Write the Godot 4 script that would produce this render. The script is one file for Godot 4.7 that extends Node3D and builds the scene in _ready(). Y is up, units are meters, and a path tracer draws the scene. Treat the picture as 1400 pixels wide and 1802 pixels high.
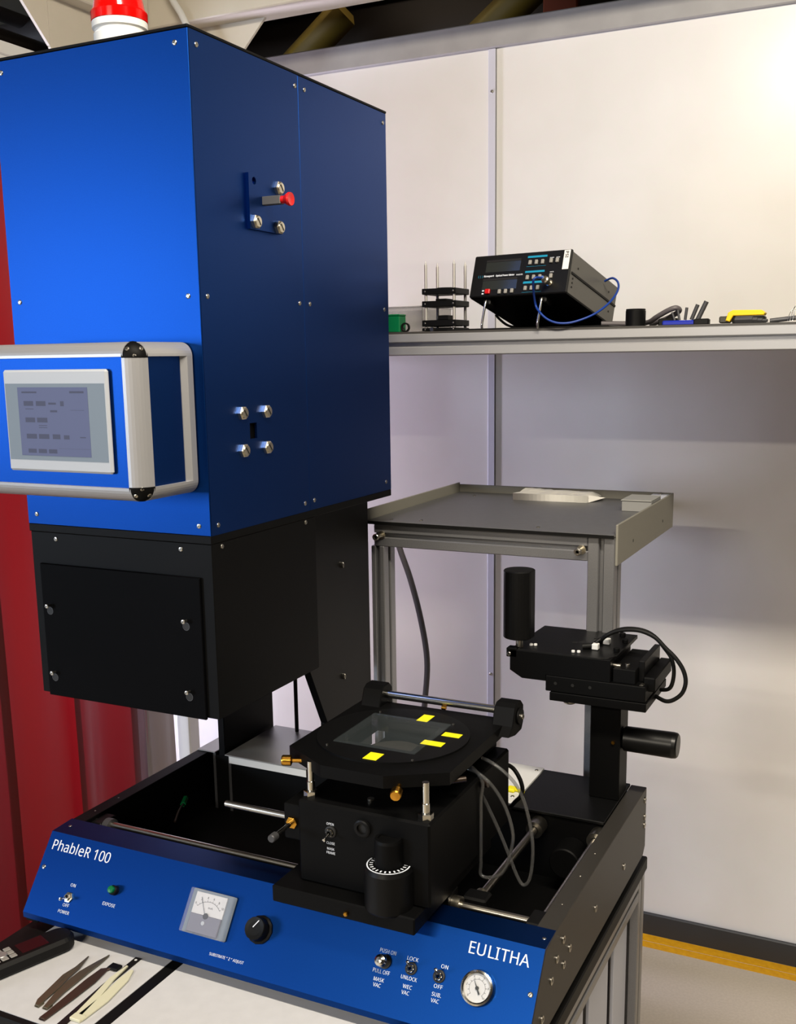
extends Node3D
# World: x runs to the right along the machine's front, y up from the floor, z towards the viewer; metres.

var O := Vector3.ZERO          # origin of the thing being built: shapes are given in world metres and stored relative to it
var used := {}
var M := {}
var font: SystemFont
var bold: SystemFont

# ------------------------------------------------------------------ helpers
func numbered(n: String) -> String:
	if not used.has(n):
		used[n] = 0
		return n
	used[n] += 1
	return "%s_%03d" % [n, used[n]]

func thing(called: String, label: String, category: String, at := Vector3.ZERO, group := "") -> Node3D:
	var o := Node3D.new()
	o.name = numbered(called)
	add_child(o)
	o.position = at
	O = at
	o.set_meta("label", label)
	o.set_meta("category", category)
	if group != "":
		o.set_meta("group", group)
	return o

func struct(called: String, label := "") -> Node3D:
	var o := Node3D.new()
	o.name = called
	add_child(o)
	O = Vector3.ZERO
	o.set_meta("kind", "structure")
	if label != "":
		o.set_meta("label", label)
	return o

func mb() -> SurfaceTool:
	var st := SurfaceTool.new()
	st.begin(Mesh.PRIMITIVE_TRIANGLES)
	return st

func obj(called: String, st: SurfaceTool, m: Material, parent: Node) -> MeshInstance3D:
	var o := MeshInstance3D.new()
	o.name = called
	o.mesh = st.commit()
	o.material_override = m
	parent.add_child(o, true)
	return o

func inst(called: String, mesh: Mesh, parent: Node, t: Transform3D, m: Material = null) -> MeshInstance3D:
	var o := MeshInstance3D.new()
	o.name = called
	o.mesh = mesh
	if m:
		o.material_override = m
	o.transform = t
	parent.add_child(o, true)
	return o

func mat(c: Color, rough := 0.5, metal := 0.0, spec := 0.5) -> StandardMaterial3D:
	var m := StandardMaterial3D.new()
	m.albedo_color = c
	m.roughness = rough
	m.metallic = metal
	m.metallic_specular = spec
	return m

func noise_tex(freq: float, lo: Color, hi: Color, sd: int, octaves := 4) -> NoiseTexture2D:
	var n := FastNoiseLite.new()
	n.seed = sd
	n.frequency = freq
	n.fractal_octaves = octaves
	var t := NoiseTexture2D.new()
	t.width = 512
	t.height = 512
	t.seamless = true
	t.noise = n
	var g := Gradient.new()
	g.set_color(0, lo)
	g.set_color(1, hi)
	t.color_ramp = g
	return t

func grain(m: StandardMaterial3D, freq: float, lo: Color, hi: Color, sd: int, scale := 1.0) -> StandardMaterial3D:
	m.albedo_color = Color.WHITE
	m.albedo_texture = noise_tex(freq, lo, hi, sd)
	m.uv1_triplanar = true
	m.uv1_world_triplanar = true
	m.uv1_scale = Vector3.ONE * scale
	return m

func tri(st: SurfaceTool, a: Vector3, b: Vector3, c: Vector3, n: Vector3, na := Vector3.ZERO, nb := Vector3.ZERO, nc := Vector3.ZERO) -> void:
	if na == Vector3.ZERO:
		na = n; nb = n; nc = n
	if (b - a).cross(c - a).dot(n) > 0.0:
		var t := b; b = c; c = t
		t = nb; nb = nc; nc = t
	st.set_normal(na); st.add_vertex(a)
	st.set_normal(nb); st.add_vertex(b)
	st.set_normal(nc); st.add_vertex(c)

func quad(st: SurfaceTool, a: Vector3, b: Vector3, c: Vector3, d: Vector3, n: Vector3) -> void:
	tri(st, a, b, c, n)
	tri(st, a, c, d, n)

func box(st: SurfaceTool, lo: Vector3, hi: Vector3, bev := 0.0) -> void:
	var a := Vector3(minf(lo.x, hi.x), minf(lo.y, hi.y), minf(lo.z, hi.z)) - O
	var b := Vector3(maxf(lo.x, hi.x), maxf(lo.y, hi.y), maxf(lo.z, hi.z)) - O
	var c := (a + b) * 0.5
	var h := (b - a) * 0.5
	bev = minf(bev, minf(h.x, minf(h.y, h.z)) * 0.9)
	for i in 3:
		var j := (i + 1) % 3
		var k := (i + 2) % 3
		for s in [-1.0, 1.0]:
			var n := Vector3.ZERO
			n[i] = s
			var q := []
			for w in [[-1, -1], [1, -1], [1, 1], [-1, 1]]:
				var p := Vector3.ZERO
				p[i] = s * h[i]
				p[j] = w[0] * (h[j] - bev)
				p[k] = w[1] * (h[k] - bev)
				q.append(c + p)
			quad(st, q[0], q[1], q[2], q[3], n)
			if bev > 0.0:
				for s2 in [-1.0, 1.0]:
					var n2 := Vector3.ZERO
					n2[i] = s; n2[j] = s2
					var e := []
					for w in [-1.0, 1.0]:
						var p := Vector3.ZERO
						p[i] = s * h[i]; p[j] = s2 * (h[j] - bev); p[k] = w * (h[k] - bev)
						var p2 := Vector3.ZERO
						p2[i] = s * (h[i] - bev); p2[j] = s2 * h[j]; p2[k] = w * (h[k] - bev)
						e.append(c + p); e.append(c + p2)
					quad(st, e[0], e[1], e[3], e[2], n2.normalized())
	if bev > 0.0:
		for sx in [-1.0, 1.0]:
			for sy in [-1.0, 1.0]:
				for sz in [-1.0, 1.0]:
					var s := Vector3(sx, sy, sz)
					var g := h - Vector3.ONE * bev
					tri(st, c + s * Vector3(h.x, g.y, g.z), c + s * Vector3(g.x, h.y, g.z), c + s * Vector3(g.x, g.y, h.z), s.normalized())

func lathe(st: SurfaceTool, at: Vector3, axis: Vector3, prof: Array, seg := 24, phase := 0.0) -> void:
	var w := axis.normalized()
	var u := w.cross(Vector3.UP if absf(w.y) < 0.9 else Vector3.RIGHT).normalized()
	var v := w.cross(u)
	var p0 := at - O
	for i in prof.size() - 1:
		var a: Vector2 = prof[i]
		var b: Vector2 = prof[i + 1]
		var d := b - a
		if d.length() < 1e-7:
			continue
		var nr := Vector2(d.y, -d.x).normalized()
		for k in seg:
			var t0 := TAU * k / seg + phase
			var t1 := TAU * (k + 1) / seg + phase
			var d0 := u * cos(t0) + v * sin(t0)
			var d1 := u * cos(t1) + v * sin(t1)
			var n0 := (d0 * nr.x + w * nr.y)
			var n1 := (d1 * nr.x + w * nr.y)
			var A := p0 + d0 * a.x + w * a.y
			var B := p0 + d1 * a.x + w * a.y
			var C := p0 + d1 * b.x + w * b.y
			var D := p0 + d0 * b.x + w * b.y
			var n := (n0 + n1).normalized()
			if seg <= 8:
				n0 = n; n1 = n
			if a.x > 1e-6:
				tri(st, A, B, C, n, n0, n1, n1)
			if b.x > 1e-6:
				tri(st, A, C, D, n, n0, n1, n0)

func cyl(st: SurfaceTool, p0: Vector3, p1: Vector3, r: float, seg := 20, bev := 0.0) -> void:
	var L := p0.distance_to(p1)
	var prof := [Vector2(0, 0), Vector2(r - bev, 0), Vector2(r, bev), Vector2(r, L - bev), Vector2(r - bev, L), Vector2(0, L)]
	lathe(st, p0, p1 - p0, prof, seg)

func smooth(pts: Array, sub := 6) -> Array:
	var out := []
	for i in pts.size() - 1:
		var a: Vector3 = pts[maxi(i - 1, 0)]
		var b: Vector3 = pts[i]
		var c: Vector3 = pts[i + 1]
		var d: Vector3 = pts[mini(i + 2, pts.size() - 1)]
		for k in sub:
			out.append(b.cubic_interpolate(c, a, d, float(k) / sub))
	out.append(pts[-1])
	return out

func tube(st: SurfaceTool, pts: Array, r: float, seg := 10, sub := 6) -> void:
	var p: Array = smooth(pts, sub) if sub > 1 else pts
	var u := Vector3.ZERO
	var ring := []
	for i in p.size():
		var t: Vector3 = (p[mini(i + 1, p.size() - 1)] - p[maxi(i - 1, 0)]).normalized()
		if u == Vector3.ZERO:
			u = t.cross(Vector3.UP if absf(t.y) < 0.9 else Vector3.RIGHT).normalized()
		u = (u - t * u.dot(t)).normalized()
		var v := t.cross(u)
		var row := []
		for k in seg:
			var n: Vector3 = u * cos(TAU * k / seg) + v * sin(TAU * k / seg)
			row.append([p[i] - O + n * r, n])
		ring.append([row, t])
	for i in ring.size() - 1:
		for k in seg:
			var k1 := (k + 1) % seg
			var a = ring[i][0][k]; var b = ring[i][0][k1]; var c = ring[i + 1][0][k1]; var d = ring[i + 1][0][k]
			var n: Vector3 = (a[1] + b[1]).normalized()
			tri(st, a[0], b[0], c[0], n, a[1], b[1], c[1])
			tri(st, a[0], c[0], d[0], n, a[1], c[1], d[1])
	for e in [0, ring.size() - 1]:
		var n: Vector3 = ring[e][1] * (-1.0 if e == 0 else 1.0)
		for k in range(1, seg - 1):
			tri(st, ring[e][0][0][0], ring[e][0][k][0], ring[e][0][k + 1][0], n)

# extruded polygon: plane "xz" (extruded along y), "xy" (along z), "zy" (along x)
func prism(st: SurfaceTool, poly: Array, plane: String, d0: float, d1: float, bev := 0.0) -> void:
	var pts := PackedVector2Array()
	for q in poly:
		pts.append(q)
	if not Geometry2D.is_polygon_clockwise(pts):
		pts.reverse()
	var lo := minf(d0, d1)
	var hi := maxf(d0, d1)
	var n := pts.size()
	var inset := PackedVector2Array()
	for i in n:
		var e0 := (pts[i] - pts[(i + n - 1) % n]).normalized()
		var e1 := (pts[(i + 1) % n] - pts[i]).normalized()
		var n0 := Vector2(e0.y, -e0.x)
		var n1 := Vector2(e1.y, -e1.x)
		var mm := (n0 + n1).normalized()
		inset.append(pts[i] - mm * (bev / maxf(0.3, mm.dot(n0))))
	# sign check: the inset must lie inside
	if bev > 0.0 and not Geometry2D.is_point_in_polygon((inset[0] + pts[0]) * 0.5, pts):
		for i in n:
			inset[i] = pts[i] * 2.0 - inset[i]
	var put := func(q: Vector2, d: float) -> Vector3:
		match plane:
			"xz": return Vector3(q.x, d, q.y) - O
			"xy": return Vector3(q.x, q.y, d) - O
		return Vector3(d, q.y, q.x) - O
	var ax := Vector3.UP if plane == "xz" else (Vector3.BACK if plane == "xy" else Vector3.RIGHT)
	var ctr := Vector2.ZERO
	for q in pts:
		ctr += q / n
	var idx := Geometry2D.triangulate_polygon(inset)
	for k in range(0, idx.size(), 3):
		tri(st, put.call(inset[idx[k]], hi), put.call(inset[idx[k + 1]], hi), put.call(inset[idx[k + 2]], hi), ax)
		tri(st, put.call(inset[idx[k]], lo), put.call(inset[idx[k + 1]], lo), put.call(inset[idx[k + 2]], lo), -ax)
	for i in n:
		var j := (i + 1) % n
		var e := (pts[j] - pts[i]).normalized()
		var nn := Vector2(e.y, -e.x)
		if Geometry2D.is_point_in_polygon((pts[i] + pts[j]) * 0.5 + nn * 1e-5, pts):
			nn = -nn
		var nv: Vector3 = (put.call(nn, 0.0) as Vector3) + O
		quad(st, put.call(pts[i], lo + bev), put.call(pts[j], lo + bev), put.call(pts[j], hi - bev), put.call(pts[i], hi - bev), nv)
		if bev > 0.0:
			quad(st, put.call(pts[i], hi - bev), put.call(pts[j], hi - bev), put.call(inset[j], hi), put.call(inset[i], hi), (nv + ax).normalized())
			quad(st, put.call(pts[i], lo + bev), put.call(pts[j], lo + bev), put.call(inset[j], lo), put.call(inset[i], lo), (nv - ax).normalized())

func part_box(called: String, lo: Vector3, hi: Vector3, m: Material, parent: Node, bev := 0.0) -> MeshInstance3D:
	var st := mb()
	box(st, lo, hi, bev)
	return obj(called, st, m, parent)

func part_cyl(called: String, p0: Vector3, p1: Vector3, r: float, m: Material, parent: Node, seg := 20, bev := 0.0) -> MeshInstance3D:
	var st := mb()
	cyl(st, p0, p1, r, seg, bev)
	return obj(called, st, m, parent)

func part_tube(called: String, pts: Array, r: float, m: Material, parent: Node, seg := 10, sub := 6) -> MeshInstance3D:
	var st := mb()
	tube(st, pts, r, seg, sub)
	return obj(called, st, m, parent)

# flat print: letters of width w and cap height h whose centre lies at p (in the parent's frame); b: x along the writing, z out of the surface
func lettering(s: String, parent: Node, p: Vector3, w: float, h: float, b: Basis, m: Material, f: Font = null, called := "lettering") -> void:
	var tm := TextMesh.new()
	tm.text = s
	tm.font = f if f else font
	tm.font_size = 48
	tm.pixel_size = 0.001
	tm.depth = 0.001
	tm.curve_step = 2.0
	var bb := tm.get_aabb()
	var o := MeshInstance3D.new()
	o.name = called
	o.mesh = tm
	o.material_override = m
	var sx := w / bb.size.x
	var sy := h / bb.size.y
	var bs := Basis(b.x * sx, b.y * sy, b.z * 0.25)
	var c := bb.get_center()
	c.z = bb.position.z
	o.transform = Transform3D(bs, p - bs * c)
	parent.add_child(o, true)

func face(axis: Vector3, up := Vector3.UP) -> Basis:   # z along axis
	var z := axis.normalized()
	if absf(z.dot(up)) > 0.95:
		up = Vector3.FORWARD
	var x := up.cross(z).normalized()
	return Basis(x, z.cross(x), z)

# slotted screw head looking along +z
func screw_mesh(r: float, h: float, slot_turn: float, steel: Material, dark: Material) -> ArrayMesh:
	O = Vector3.ZERO
	var st := mb()
	lathe(st, Vector3.ZERO, Vector3.BACK, [Vector2(r, 0), Vector2(r, h * 0.45), Vector2(r * 0.82, h * 0.85), Vector2(r * 0.5, h), Vector2(0, h * 1.02)], 14)
	st.set_material(steel)
	var m := st.commit()
	var s2 := mb()
	var d := Vector3(cos(slot_turn), sin(slot_turn), 0) * r * 0.86
	var q := Vector3(-sin(slot_turn), cos(slot_turn), 0) * r * 0.16
	var z := Vector3(0, 0, h * 1.06)
	quad(s2, d + q + z * 0.9, d - q + z * 0.9, -d - q + z * 0.9, -d + q + z * 0.9, Vector3.BACK)
	quad(s2, d * 0.5 + q + z, d * 0.5 - q + z, -d * 0.5 - q + z, -d * 0.5 + q + z, Vector3.BACK)
	s2.set_material(dark)
	return s2.commit(m)

# cap screw with a hexagon socket looking along +z
func socket_mesh(r: float, h: float, steel: Material, dark: Material) -> ArrayMesh:
	O = Vector3.ZERO
	var st := mb()
	lathe(st, Vector3.ZERO, Vector3.BACK, [Vector2(r, 0), Vector2(r, h * 0.85), Vector2(r * 0.86, h), Vector2(r * 0.52, h), Vector2(r * 0.52, h * 0.5)], 16)
	st.set_material(steel)
	var m := st.commit()
	var s2 := mb()
	lathe(s2, Vector3.ZERO, Vector3.BACK, [Vector2(r * 0.55, h * 0.5), Vector2(0, h * 0.5)], 6)
	s2.set_material(dark)
	return s2.commit(m)

func csg_hole(called: String, lo: Vector3, hi: Vector3, holes: Array, m: Material, parent: Node) -> void:
	var c := CSGBox3D.new()
	c.name = called
	c.size = hi - lo
	c.position = (lo + hi) * 0.5 - O
	c.material = m
	for h in holes:
		var s: CSGPrimitive3D = h[0]
		s.operation = CSGShape3D.OPERATION_SUBTRACTION
		s.material = m
		s.name = "opening"
		s.transform = Transform3D(h[1].basis, h[1].origin - (lo + hi) * 0.5)
		c.add_child(s)
	parent.add_child(c, true)

# ------------------------------------------------------------------ scene
func _ready() -> void:
	camera_and_light()
	materials()
	room()
	overhead()
	curtain()
	bench()
	base_unit()
	exposure_unit()
	operator_panel()
	mask_stage()
	viewing_head()
	tray_stand()
	wall_shelf()
	shelf_items()
	bench_items()

const F := 1855.0

func camera_and_light() -> void:
	var cam := Camera3D.new()
	cam.name = "camera"
	cam.projection = Camera3D.PROJECTION_FRUSTUM
	cam.near = 0.05
	cam.far = 60.0
	cam.size = 1802.0 / F * cam.near
	cam.frustum_offset = Vector2((700.0 - 694.0) / F, (977.0 - 901.0) / F) * cam.near
	cam.rotation_order = EULER_ORDER_YXZ
	cam.rotation_degrees = Vector3(-10.65, 26.3, -0.85)
	cam.position = Vector3(0, 1.62, 0)
	add_child(cam)
	cam.current = true
	var env := Environment.new()
	env.background_mode = Environment.BG_COLOR
	env.background_color = Color(0.02, 0.02, 0.02)
	env.tonemap_mode = Environment.TONE_MAPPER_LINEAR
	env.tonemap_exposure = 1.0
	env.sdfgi_enabled = true
	env.ssao_enabled = true
	env.ssil_enabled = true
	var we := WorldEnvironment.new()
	we.name = "environment"
	we.environment = env
	add_child(we)
	# ceiling luminaires: [centre, size x, size z, energy]
	M.glow = mat(Color(1, 0.97, 0.9), 0.5)
	M.glow.emission_enabled = true
	M.glow.emission = Color(1, 0.96, 0.88)
	M.glow.emission_energy_multiplier = 2.0
	M.daylight = mat(Color(0.9, 0.93, 0.97), 0.5)
	M.daylight.emission_enabled = true
	M.daylight.emission = Color(0.86, 0.92, 1.0)
	M.daylight.emission_energy_multiplier = 3.0
	var dl := AreaLight3D.new()
	dl.name = "window_daylight"
	dl.area_size = Vector2(2.28, 1.28)
	dl.light_energy = 22.0
	dl.light_color = Color(0.86, 0.92, 1.0)
	dl.area_range = 14.0
	dl.shadow_enabled = true
	dl.position = Vector3(-5.2, 1.85, 3.57)
	add_child(dl)
	M.fixture = mat(Color(0.85, 0.85, 0.84), 0.4)
	luminaire("long ceiling luminaire above the operator's place, nearer the panelled wall", Vector3(0.15, 2.80, -0.6), 1.4, 0.16, 7.0, Color(1.0, 0.955, 0.88), 42.0)
	luminaire("long ceiling luminaire across the room from the panelled wall", Vector3(-1.0, 2.80, 2.4), 1.25, 0.16, 14.0)
	added_fill_lamp(Vector3(-2.95, 0, -2.42), 6.5)
	luminaire("unseen dim fill light added high in the hall beyond the partition wall", Vector3(-2.2, 3.36, -4.0), 0.6, 0.2, 0.05)  # added fill light, lifts the dark hall above the partition

func luminaire(label: String, at: Vector3, sx: float, sz: float, energy: float, tint := Color(1.0, 0.955, 0.88), tilt := 0.0) -> void:
	var t := thing("ceiling_luminaire", label, "ceiling light", at)
	part_box("housing", at + Vector3(-sx / 2 - 0.02, 0.0, -sz / 2 - 0.02), at + Vector3(sx / 2 + 0.02, 0.07, sz / 2 + 0.02), M.fixture, t, 0.005)
	part_box("diffuser", at + Vector3(-sx / 2, -0.006, -sz / 2), at + Vector3(sx / 2, 0.0, sz / 2), M.glow, t)
	for s in [-1.0, 1.0]:
		part_cyl("hanger", at + Vector3(s * sx * 0.4, 0.07, 0), at + Vector3(s * sx * 0.4, 0.14, 0), 0.006, M.fixture, t, 8)
	var l := AreaLight3D.new()
	l.name = "area_light"
	l.area_size = Vector2(sx, sz)
	l.light_energy = energy
	l.light_color = tint
	l.area_range = 12.0
	l.shadow_enabled = true
	l.rotation_degrees = Vector3(-90, 0, 0)
	l.position = Vector3(0, -0.012, 0)
	t.add_child(l)
	t.rotation_degrees.x = tilt

func added_fill_lamp(at: Vector3, energy: float) -> void:  # added fill lamp, out of view; lights the wall under the shelf
	var t := thing("added_fill_lamp", "unseen fill lamp added beyond the red curtain, upright on a round foot", "lamp", at)
	part_cyl("foot", at, at + Vector3(0, 0.03, 0), 0.16, M.fixture, t, 28, 0.004)
	part_cyl("stem", at + Vector3(-0.03, 0.03, 0), at + Vector3(-0.03, 1.95, 0), 0.014, M.fixture, t, 14)
	part_box("reflector", at + Vector3(-0.02, 0.66, -0.06), at + Vector3(0.0, 1.94, 0.06), M.fixture, t, 0.004)
	part_box("diffuser", at + Vector3(0.0, 0.70, -0.05), at + Vector3(0.008, 1.90, 0.05), M.glow, t)
	var l := AreaLight3D.new()
	l.name = "area_light"
	l.area_size = Vector2(0.10, 1.20)
	l.light_energy = energy
	l.light_color = Color(0.89, 0.87, 1.0)
	l.area_range = 10.0
	l.shadow_enabled = true
	l.rotation_degrees = Vector3(0, -90, 0)
	l.position = Vector3(0.014, 1.30, 0)
	t.add_child(l)

func materials() -> void:
	font = SystemFont.new()
	font.font_names = PackedStringArray(["Droid Sans"])
	bold = SystemFont.new()
	bold.font_names = PackedStringArray(["Droid Sans"])
	bold.font_weight = 700
	M.wall = grain(mat(Color.WHITE, 0.25, 0.0, 0.5), 0.01, Color(0.84, 0.83, 0.81), Color(0.865, 0.855, 0.84), 3, 0.7)
	M.roomgrey = mat(Color(0.36, 0.36, 0.37), 0.7)
	M.strip = mat(Color(0.76, 0.76, 0.80), 0.4)
	M.rail = grain(mat(Color.WHITE, 0.5), 0.02, Color(0.56, 0.55, 0.54), Color(0.61, 0.60, 0.59), 5)
	M.floor = grain(mat(Color.WHITE, 0.35), 0.05, Color(0.70, 0.66, 0.59), Color(0.745, 0.705, 0.635), 7, 4.0)
	M.ceiling = mat(Color(0.33, 0.33, 0.33), 0.8)
	M.skirting = mat(Color(0.16, 0.17, 0.18), 0.5)
	M.tape = grain(mat(Color.WHITE, 0.45), 0.03, Color(0.78, 0.56, 0.04), Color(0.86, 0.64, 0.08), 9, 3.0)
	M.hallwall = mat(Color(0.80, 0.78, 0.74), 0.8)
	M.ochre = mat(Color(0.50, 0.40, 0.12), 0.6)
	M.orange = mat(Color(0.62, 0.26, 0.1), 0.6)
	M.duct = mat(Color(0.3, 0.28, 0.28), 0.45, 0.3)
	M.beige = grain(mat(Color.WHITE, 0.5), 0.01, Color(0.80, 0.77, 0.71), Color(0.83, 0.80, 0.74), 11)
	M.blue = grain(mat(Color.WHITE, 0.42, 1.0, 0.5), 0.25, Color(0.055, 0.215, 0.475), Color(0.065, 0.23, 0.50), 13, 3.0)   # blue anodised sheet
	M.bluein = M.blue
	M.black = grain(mat(Color.WHITE, 0.5, 0.0, 0.22), 0.3, Color(0.028, 0.028, 0.03), Color(0.038, 0.038, 0.04), 15, 4.0)
	M.blackcover = mat(Color(0.02, 0.02, 0.025), 0.55, 0.0, 0.14)
	M.blackdeep = mat(Color(0.02, 0.02, 0.021), 0.55, 0.0, 0.25)
	M.anod = mat(Color(0.045, 0.045, 0.047), 0.42, 0.0, 0.28)
	M.sidegrey = grain(mat(Color.WHITE, 0.45, 0.2, 0.4), 0.3, Color(0.19, 0.18, 0.17), Color(0.23, 0.22, 0.205), 17, 4.0)
	M.alu = grain(mat(Color.WHITE, 0.38, 0.75), 0.2, Color(0.57, 0.57, 0.58), Color(0.61, 0.61, 0.62), 19, 3.0)
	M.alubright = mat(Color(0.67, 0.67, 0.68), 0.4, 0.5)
	M.aludark = mat(Color(0.3, 0.3, 0.31), 0.5, 0.5)
	M.silver = mat(Color(0.66, 0.66, 0.65), 0.42, 0.6)
	M.chrome = mat(Color(0.86, 0.85, 0.82), 0.16, 1.0)
	M.steel = mat(Color(0.74, 0.72, 0.68), 0.28, 1.0)
	M.rodsteel = mat(Color(0.80, 0.79, 0.77), 0.4, 0.7)
	M.nickel = mat(Color(0.82, 0.79, 0.72), 0.3, 1.0)
	M.brass = mat(Color(0.80, 0.58, 0.22), 0.24, 1.0)
	M.slot = mat(Color(0.06, 0.055, 0.05), 0.6)
	M.print = mat(Color(0.86, 0.88, 0.92), 0.6)
	M.printdark = mat(Color(0.08, 0.08, 0.08), 0.6)
	M.printgrey = mat(Color(0.36, 0.36, 0.38), 0.6)
	M.white = mat(Color(0.86, 0.86, 0.85), 0.5)
	M.paper = grain(mat(Color.WHITE, 0.8), 0.02, Color(0.775, 0.775, 0.785), Color(0.80, 0.80, 0.81), 21, 3.0)
	M.red = mat(Color(0.76, 0.07, 0.06), 0.35)
	M.redlens = mat(Color(0.80, 0.03, 0.02), 0.12)
	M.redlens.backlight_enabled = true
	M.redlens.backlight = Color(0.5, 0.02, 0.01)
	M.yellow = mat(Color(0.93, 0.89, 0.05), 0.55)
	M.green = mat(Color(0.0, 0.42, 0.24), 0.4)
	M.greenlamp = mat(Color(0.02, 0.40, 0.22), 0.25)
	M.traytop = grain(mat(Color.WHITE, 0.38, 0.0, 0.5), 0.05, Color(0.33, 0.33, 0.335), Color(0.36, 0.36, 0.365), 23, 2.0)
	M.traygrey = mat(Color(0.52, 0.51, 0.47), 0.5)
	M.rubber = mat(Color(0.035, 0.033, 0.031), 0.55, 0.0, 0.35)
	M.cablegrey = mat(Color(0.33, 0.31, 0.32), 0.5)
	M.cableblue = mat(Color(0.04, 0.20, 0.52), 0.4)
	M.teal = mat(Color(0.05, 0.52, 0.66), 0.5)
	M.button = mat(Color(0.55, 0.54, 0.52), 0.5)
	M.lcd = mat(Color(0.17, 0.18, 0.17), 0.15)
	M.instrument = mat(Color(0.06, 0.06, 0.06), 0.5, 0.0, 0.3)
	M.instrumentside = grain(mat(Color.WHITE, 0.42), 0.3, Color(0.30, 0.295, 0.28), Color(0.34, 0.335, 0.32), 25, 4.0)
	M.ivory = mat(Color(0.84, 0.83, 0.72), 0.45)
	M.bezel = mat(Color(0.67, 0.69, 0.72), 0.55)
	M.bezelgrey = mat(Color(0.43, 0.48, 0.53), 0.6)
	M.pane = mat(Color(0.75, 0.82, 0.84, 0.02), 0.03, 0.0, 0.3)
	M.pane.transparency = BaseMaterial3D.TRANSPARENCY_ALPHA
	M.acrylic = mat(Color(0.80, 0.82, 0.9, 0.12), 0.05)
	M.acrylic.transparency = BaseMaterial3D.TRANSPARENCY_ALPHA
	M.hose = mat(Color(0.34, 0.34, 0.34, 0.38), 0.06)
	M.hose.transparency = BaseMaterial3D.TRANSPARENCY_ALPHA
	M.brown = mat(Color(0.20, 0.16, 0.13), 0.4, 0.5)
	M.olive = mat(Color(0.50, 0.47, 0.39), 0.32, 0.75)
	M.tweezerbrown = mat(Color(0.34, 0.27, 0.23), 0.34, 0.6)
	M.panelgrey = mat(Color(0.80, 0.81, 0.86), 0.5)
	M.screw = screw_mesh(0.0036, 0.0016, 1.0, M.steel, M.slot)
	M.screw2 = screw_mesh(0.0036, 0.0016, 2.2, M.steel, M.slot)
	M.socket = socket_mesh(0.0055, 0.005, M.steel, M.slot)
	M.bolt = big_bolt()

# nickel cap nut with six petals and a slot, looking along +z
func big_bolt() -> ArrayMesh:
	O = Vector3.ZERO
	var st := mb()
	lathe(st, Vector3.ZERO, Vector3.BACK, [Vector2(0.0105, 0), Vector2(0.0105, 0.0045), Vector2(0.009, 0.006)], 6)
	lathe(st, Vector3.ZERO, Vector3.BACK, [Vector2(0.009, 0.006), Vector2(0.0075, 0.0075), Vector2(0.0, 0.008)], 16)
	st.set_material(M.nickel)
	var m := st.commit()
	var s2 := mb()
	var z := Vector3(0, 0, 0.0083)
	var d := Vector3(0.6, -0.8, 0) * 0.006
	var q := Vector3(0.8, 0.6, 0) * 0.0009
	quad(s2, d + q + z, d - q + z, -d - q + z, -d + q + z, Vector3.BACK)
	s2.set_material(M.slot)
	return s2.commit(m)

# ------------------------------------------------------------------ setting
const ZW := -2.7766

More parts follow.
